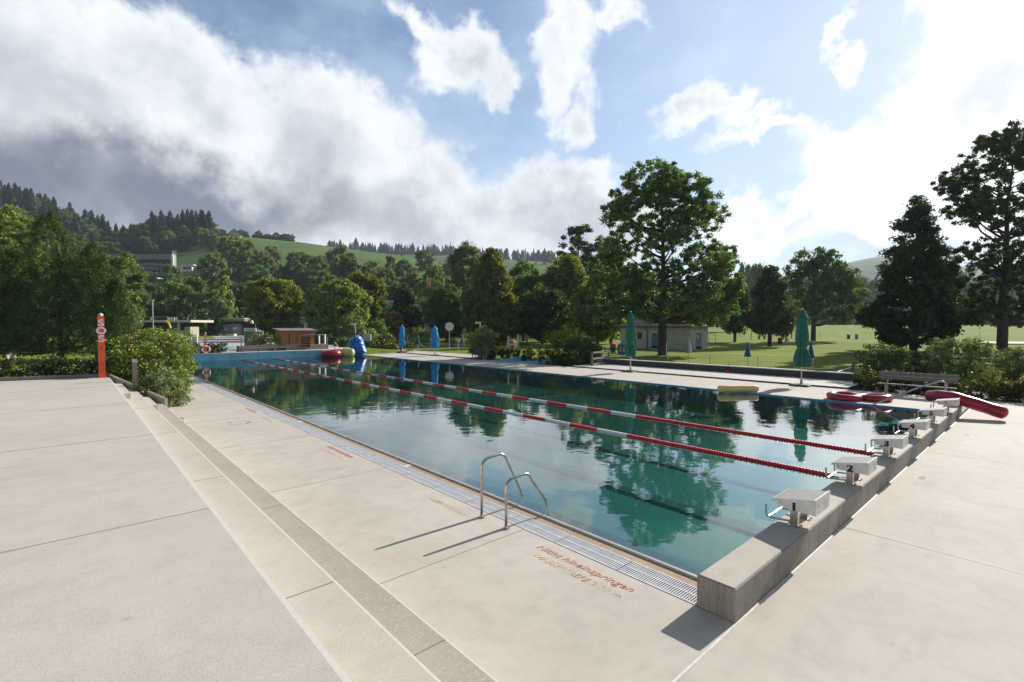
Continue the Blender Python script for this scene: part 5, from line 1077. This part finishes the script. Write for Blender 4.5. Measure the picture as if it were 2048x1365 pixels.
shrub('tall olive green shrub behind the rose bush at the pool edge', 348, 31, 655, 72, L['olive'], 150, 60, .07, .34, 'round', z=.3)
shrub('dark green shrub behind the slim grey bollard', 240, 21, 668, 90, L['dark'], 170, 60, .055, .28, 'round', z=.2, D_=2.0)
hedge('dark low flowering hedge behind the upper terrace', [(-9, 26.9), (-2, 25.4), (.8, 24.9)], 1.5, .3, 1.30, L['hedge'], 60, .045, (M['flower_w'], 60, .045))
hedge('low clipped hedge with reddish end around the distant orange post', [(3.0, 48.9), (6.2, 49.0), (10.3, 49.3)], 1.0, .55, .80, L['hedge'], 60, .06)
hedge('yellow green clipped hedge left of the timber shed', [(13.3, 53.0), (15.7, 52.9)], .9, .57, 1.55, L['yhedge'], 26, .06)
for (x, f, yt, w_, lm, nc, cr, lab) in ((760, 66, 636, 50, 'mid', 60, .5, 'green shrub left of the farther blue parasol'), (704, 70, 625, 72, 'olive', 110, .6, 'grey green shrub behind the blue tarpaulin'), (788, 72, 620, 54, 'brownish', 90, .5, 'reddish brown shrub between the dark trees'),
    (735, 62, 655, 60, 'light', 80, .5, 'light green shrub right of the blue tarpaulin'), (650, 68, 655, 60, 'dark', 80, .5, 'dark shrub right of the timber shed'), (835, 82, 652, 60, 'olive', 70, .6, 'pale shrub row behind the wire fence'), (770, 60, 668, 60, 'brownish', 80, .42, 'rusty low shrub by the yellow hedge'), (690, 58, 676, 46, 'dark', 50, .4, 'dark bush right of the white metal frame')):
    shrub(lab, x, f, yt, w_, L[lm], nc, 60, .12, cr)
hedge('low hedge with yellow flowers behind the blue tarpaulin', [(24.6, 50.5), (27.3, 50.9), (29.3, 49.5)], 1.0, .0, .95, L['hedge'], 18, .07, (M['flower_y'], 110, .05))
a, b = P(985, 713, 0), P(1046, 719, 0)
hedge('yellow flowering hedge between the small bench and the shower posts', [(28.1, 35.4), (28.2, 28.6)], 1.3, -.05, 1.05, L['hedge'], 16, .07, (M['flower_y'], 360, .05))
shrub('loose wispy shrub above the small bench', 968, 44, 652, 76, L['olive'], 120, 46, .09, .42, 'egg', noise=.35)
hedge('dark low hedge with orange flowers left of the timber railing', [(27.6, 27.3), (27.7, 23.9)], 1.2, -.05, 1.0, L['hedge'], 18, .07, (M['flower_y'], 60, .045))
shrub('large loose shrub with amber leaves above the dark hedge', 1125, 42, 652, 120, L['yellow'], 90, 50, .085, .42, 'wide', noise=.35, D_=2.5); shrub('dense dark shrub with white blooms left of the timber railing', 1160, 39, 668, 96, L['dark'], 170, 60, .08, .38, 'bush', flowers=(M['flower_w'], 16, .06), D_=2.5)
hedge('long dark hedge dotted with yellow flowers along the right deck', [(27.35, 6.3), (27.6, 2.5), (27.9, -3.5)], 1.5, -.05, .74, L['hedge'], 75, .05, (M['flower_y'], 900, .028))
shrub('slender airy shrub at the end of the timber platform', 1762, 25.5, 682, 84, L['dark'], 90, 44, .06, .24, 'round', noise=.35, z=-.1, ybot=745)
shrub('twiggy shrub behind the right bench', 1835, 28, 700, 90, L['brownish'], 80, 44, .06, .26, 'wide', noise=.35, z=-.1)
shrub('large grey green shrub behind the dark hedge on the right', 1925, 26, 668, 140, L['olive'], 130, 50, .07, .32, 'round', noise=.3, z=-.1, ybot=770); shrub('bushy shrub at the right edge of the view', 2045, 23.5, 690, 90, L['olive'], 90, 50, .06, .30, 'round', noise=.35, z=-.1, ybot=770)
o = shrub('dark plants growing in the white planter box', 458, 116.5, 662, 30, L['dark'], 14, 40, .14, .35, z=1.0, name='planter_plants'); 
# --- shared meshes for the many hillside trees
def proto(H, W, cb, shape, nc, per, leaf, cr, seed, lm, asp=.55, D_=None, noise=.25):
    c, r = clumps(H-cr*.5, W-cr, cb, shape, nc, cr, seed, D_, noise, .4); V, Fq = leaves(c, r, per, leaf, seed, asp)
    return trunkmesh(H, cb, c, .22, seed, 8).mesh('trunk', M['bark'], True), npmesh('crown', V, Fq, lm), H, W
PB = {}
for i, (sh, lm) in enumerate((('round', 'mid'), ('egg', 'dark'), ('round', 'light'), ('vase', 'olive'), ('wide', 'mid'), ('round', 'dark'), ('egg', 'yellow'), ('round', 'shade'))):
    PB[i] = proto(10, 8.2, .6, sh, 85, 75, .30, .85, 40+i, L[lm])
def spruceproto(seed):
    rg = np.random.default_rng(seed); H, W = 20, 9.2; V = []; 
    for z in np.arange(1.0, H, .55):
        s = 1-z/H; n = int(5+13*s); r0 = W/2*(s**.70)*(.75+.5*rg.random())+.15
        for k in range(n):
            a = 6.283*(k+rg.random())/n; r = r0*(.65+.5*rg.random()); d = np.array([math.cos(a), math.sin(a), 0]); p = np.array([-d[1], d[0], 0])
            for j in range(3):
                q0 = d*r*(.15+.28*j)+np.array([0, 0, z-.25*r*(.15+.28*j)+rg.normal()*.1]); q1 = d*r*(.5+.28*j)+np.array([0, 0, z-.32*r*(.5+.28*j)+rg.normal()*.1]); w_ = (.42-.08*j)*(.5+.5*s)*(.7+.6*rg.random())
                V += [q0-p*w_*.8, q1-p*w_*.35, q1+p*w_*.35, q0+p*w_*.8+np.array([0, 0, .1])]
                V += [q0-p*w_*.6, q0*.6+q1*.4-p*w_-np.array([0, 0, .5]), q1+p*w_*.2-np.array([0, 0, .55]), q1]
    V = np.array(V); m = MB(); m.tube([(0, 0, -.5), (0, 0, H*.97)], [.28, .03], 6)
    return m.mesh('trunk', M['bark']), npmesh('crown', V, np.arange(len(V)).reshape(-1, 4), L['spruce']), H, W
PS = {i: spruceproto(70+i) for i in range(4)}
rng = random.Random(11)
def inst(pr, name, label, px, f, hpx=None, wpx=None, ytop=None, group=None, cat='tree', hm=None):
    x, y = XY(px, f); z = G(x, y)-.2; k = f/FX
    H = (hm if hm else (hpx*k if hpx else HC+(YH-ytop)*k-z)); H = max(H, 1.5); W = wpx*k if wpx else H*pr[3]/pr[2]
    t = thing(name, label, cat, (x, y, z), rng.random()*6.28, group, (W/pr[3], W/pr[3], H/pr[2]))
    put('trunk', pr[0], t); put('crown', pr[1], t); return t
g1 = 'spruces of the dark wood on the left hill'
for i in range(165):
    px = rng.uniform(-70, 238); f = rng.uniform(250, 425); inst(PS[i % 4], 'spruce_tree', 'dark spruce in the wood running down the left hill', px, f, hm=rng.uniform(12, 23)*(.85 if f < 330 else 1), group=g1)
    if i % 3 == 0: inst(PB[(7, 5, 1)[i//3 % 3]], 'hill_tree', 'dark broadleaf tree between the spruces on the left hill', px+rng.uniform(-9, 9), f-8, hm=rng.uniform(10, 17), group='broadleaf trees in the left hill wood')
g2 = 'spruces of the wooded knoll'
for i in range(110):
    px = rng.uniform(242, 425); f = rng.uniform(335, 425); h_ = 24 if px > 300 else 18; inst(PS[i % 4], 'spruce_tree', 'dark spruce on the wooded knoll above the terraced block', px, f, hm=rng.uniform(.6, 1.05)*h_, group=g2)
    if i % 3 == 0: inst(PB[(7, 5, 1)[i//3 % 3]], 'hill_tree', 'dark broadleaf tree between the spruces on the knoll', px+rng.uniform(-9, 9), f-6, hm=rng.uniform(11, 18), group='broadleaf trees on the knoll')
for i in range(22):
    inst(PB[(1, 5, 0)[i % 3]], 'slope_tree', 'rounded broadleaf tree at the foot of the wooded knoll', rng.uniform(225, 430), rng.uniform(300, 345), hm=rng.uniform(9, 14), group='broadleaf trees at the foot of the knoll')
for i in range(26):
    px = 432+i*6.2+rng.uniform(-2, 2); inst(PS[i % 4] if rng.random() < .5 else PB[rng.choice((1, 5))], 'ridge_tree', 'small dark tree on the skyline above the bright meadow', px, 428, hm=rng.uniform(5, 11), group='small trees along the meadow skyline')
inst(PB[5], 'ridge_tree', 'single round tree standing alone on the meadow skyline', 582, 420, ytop=470, wpx=21)
g3 = 'spruces of the far ridge wood'
Vw, rgw = [], np.random.default_rng(8)
for i in range(620):
    px = 560+rgw.random()*700; f = 850+rgw.random()*90; h_ = (11+9*rgw.random())*(.6 if px < 660 else 1)*(1.25 if rgw.random() < .08 else 1); x, y = XY(px, f); z = G(x, y)-1; rw = h_*(.17+.10*rgw.random())
    rnd = rgw.random() < .3
    for j in range(7):
        t_ = j/7; zz = z+h_*t_; r_ = rw*((1-t_)**.8 if not rnd else math.sqrt(max(.05, 1-(1.6*t_-.5)**2))*1.25)*(.8+.4*rgw.random()); dz = h_/7*1.7
        a0 = rgw.random()*6
        for k in range(6):
            a = a0+k*math.pi/3; b = a+math.pi/3; Vw.append([(x+r_*math.cos(a), y+r_*math.sin(a), zz), (x+r_*math.cos(b), y+r_*math.sin(b), zz), (x+.15*r_*math.cos(b), y+.15*r_*math.sin(b), zz+dz), (x+.15*r_*math.cos(a), y+.15*r_*math.sin(a), zz+dz)])
Vw = np.array(Vw).reshape(-1, 3); o = put('far_forest', npmesh('far_forest', Vw, np.arange(len(Vw)).reshape(-1, 4), L['spruce'])); o['kind'] = 'stuff'
for i in range(26): inst(PB[(5, 1)[i % 2]], 'far_meadow_tree', 'distant rounded tree below the far ridge wood', rng.uniform(760, 1130), rng.uniform(650, 840), hm=rng.uniform(6, 11), group='far meadow trees')
# mid distance belt, each with its place: px, top y, width px, distance, kind
belt = [(205, 505, 90, 110, 0), (250, 530, 78, 125, 5), (285, 575, 66, 112, 1), (325, 560, 76, 135, 5), (360, 566, 66, 118, 0), (395, 548, 66, 140, 1), (430, 500, 56, 190, 3), (418, 578, 70, 118, 5), (448, 546, 52, 135, 6), (463, 468, 52, 245, 2), (492, 478, 48, 250, 0), (530, 498, 46, 205, 3),
        (545, 490, 40, 250, 3), (588, 500, 44, 230, 1), (612, 505, 44, 240, 5), (640, 512, 46, 220, 0), (685, 488, 66, 215, 3), (700, 505, 52, 190, 7), (655, 540, 60, 165, 5), (610, 560, 60, 160, 1), (745, 520, 56, 215, 3), (775, 535, 56, 190, 0), (782, 508, 22, 260, 7), (805, 515, 56, 230, 1), (850, 500, 44, 300, 5), (828, 540, 66, 170, 3), (870, 530, 50, 170, 0),
        (905, 510, 44, 200, 3), (850, 560, 50, 150, 0), (1048, 545, 60, 150, 5), (1005, 560, 60, 160, 1), (1110, 560, 70, 150, 5), (1045, 517, 40, 230, 0), (1200, 500, 70, 150, 3), (1260, 560, 80, 140, 5), (470, 560, 60, 150, 5), (505, 565, 60, 150, 7), (590, 590, 60, 130, 5), (560, 530, 40, 230, 5), (345, 530, 40, 200, 0), (265, 505, 40, 230, 1), (300, 540, 44, 180, 3), (720, 560, 60, 150, 1),
        (180, 480, 70, 150, 7), (150, 500, 80, 120, 5), (60, 470, 110, 130, 5), (-30, 440, 120, 110, 1), (395, 545, 30, 200, 7), (470, 520, 46, 200, 4), (515, 530, 50, 190, 5), (665, 500, 36, 260, 1), (560, 560, 50, 170, 0), (790, 560, 60, 150, 5), (930, 545, 50, 170, 5), (965, 540, 60, 150, 0), (1170, 540, 70, 140, 5), (1290, 540, 60, 160, 0), (1340, 580, 60, 150, 5), (1390, 590, 60, 150, 1), (1450, 575, 50, 160, 5)]
kinds = {0: 'mid green rounded', 1: 'dark egg shaped', 2: 'bright green rounded', 3: 'pale olive upright', 4: 'broad mid green', 5: 'dark green rounded', 6: 'yellowing', 7: 'very dark rounded'}
def zone(px): return ('left of the long grey building' if px < 330 else 'above the long grey building' if px < 480 else 'above the brown balcony building' if px < 660 else 'behind the maple pair' if px < 800 else 'behind the flagpoles' if px < 960 else 'behind the dark park trees' if px < 1240 else 'behind the big ash')
for i, (px, yt, w_, f, k) in enumerate(belt): inst(PB[k], 'belt_tree', kinds[k]+' tree in the valley '+zone(px)+(', upslope' if f > 185 else ''), px, f, wpx=w_, ytop=yt, group='valley belt: '+kinds[k]+' trees '+zone(px))
for i in range(64): # understorey filling the belt down to the ground
    px = rng.uniform(170, 1420); f = rng.uniform(128, 172); k = rng.choice((0, 1, 5, 5, 7)); x, y = XY(px, f); inst(PB[k], 'understorey_tree', 'low dark tree in the understorey of the valley belt', px, f, hm=rng.uniform(6, 10), group='understorey of the valley belt')
for i in range(46):
    px = rng.uniform(430, 900); f = rng.uniform(175, 270); inst(PB[rng.choice((0, 1, 3, 5, 7))], 'slope_tree', 'scattered tree on the wooded bank below the meadow', px, f, hm=rng.uniform(5, 9.5), group='scattered trees on the wooded bank')
# right hand hazy wood
for i in range(150):
    px = rng.uniform(1420, 2180); f = rng.uniform(305, 480); inst(PS[i % 4] if rng.random() < .35 else PB[rng.choice((0, 1, 5))], 'hazy_wood_tree', 'hazy blue green tree in the wood beyond the far meadow', px, f, hm=rng.uniform(12, 21), group='trees of the hazy wood on the right')
for i in range(3): inst(PB[(3, 0, 3)[i]], 'hazy_wood_tree', 'tall hazy tree rising above the wood behind the big ash', (1487, 1508, 1523)[i], 260, ytop=(520, 528, 522)[i], wpx=(36, 30, 34)[i], group='tall hazy trees behind the big ash')
for (px, py) in ((1728, 656), (1893, 654), (2040, 651), (1995, 655)): # round bales on the meadow
    x, y = XY(px, 210); t = thing('meadow_bale', 'small grey wrapped bale on the far meadow', 'bale', (x, y, G(x, y)+.6), YAW+.3, 'wrapped bales on the far meadow'); m = MB(); m.tube([(-.7, 0, 0), (-.62, 0, 0), (.62, 0, 0), (.7, 0, 0)], [.5, .62, .62, .5], 12); m.build('wrap', M['galv'], t)

# ------------------------------------------------------------------ haze over the valley
HAZE = True
if HAZE:
    hm_ = bpy.data.materials.new('valley_haze'); hm_.use_nodes = True; t = hm_.node_tree; t.nodes.clear(); q = NT(t)
    pv = q.n('ShaderNodeVolumePrincipled'); pv.inputs['Color'].default_value = (.72, .84, 1, 1); pv.inputs['Density'].default_value = .00019; pv.inputs['Anisotropy'].default_value = .1
    o = q.n('ShaderNodeOutputMaterial'); q.link(pv.outputs[0], o.inputs['Volume'])
    zmax = float(ZZ.max())+40
    m = MB(); m.box(us[0]-5, us[-1]+5, vs_[0]-5, vs_[-1]+5, -4, zmax); hz_ = m.build('haze', hm_); hz_['kind'] = 'stuff'
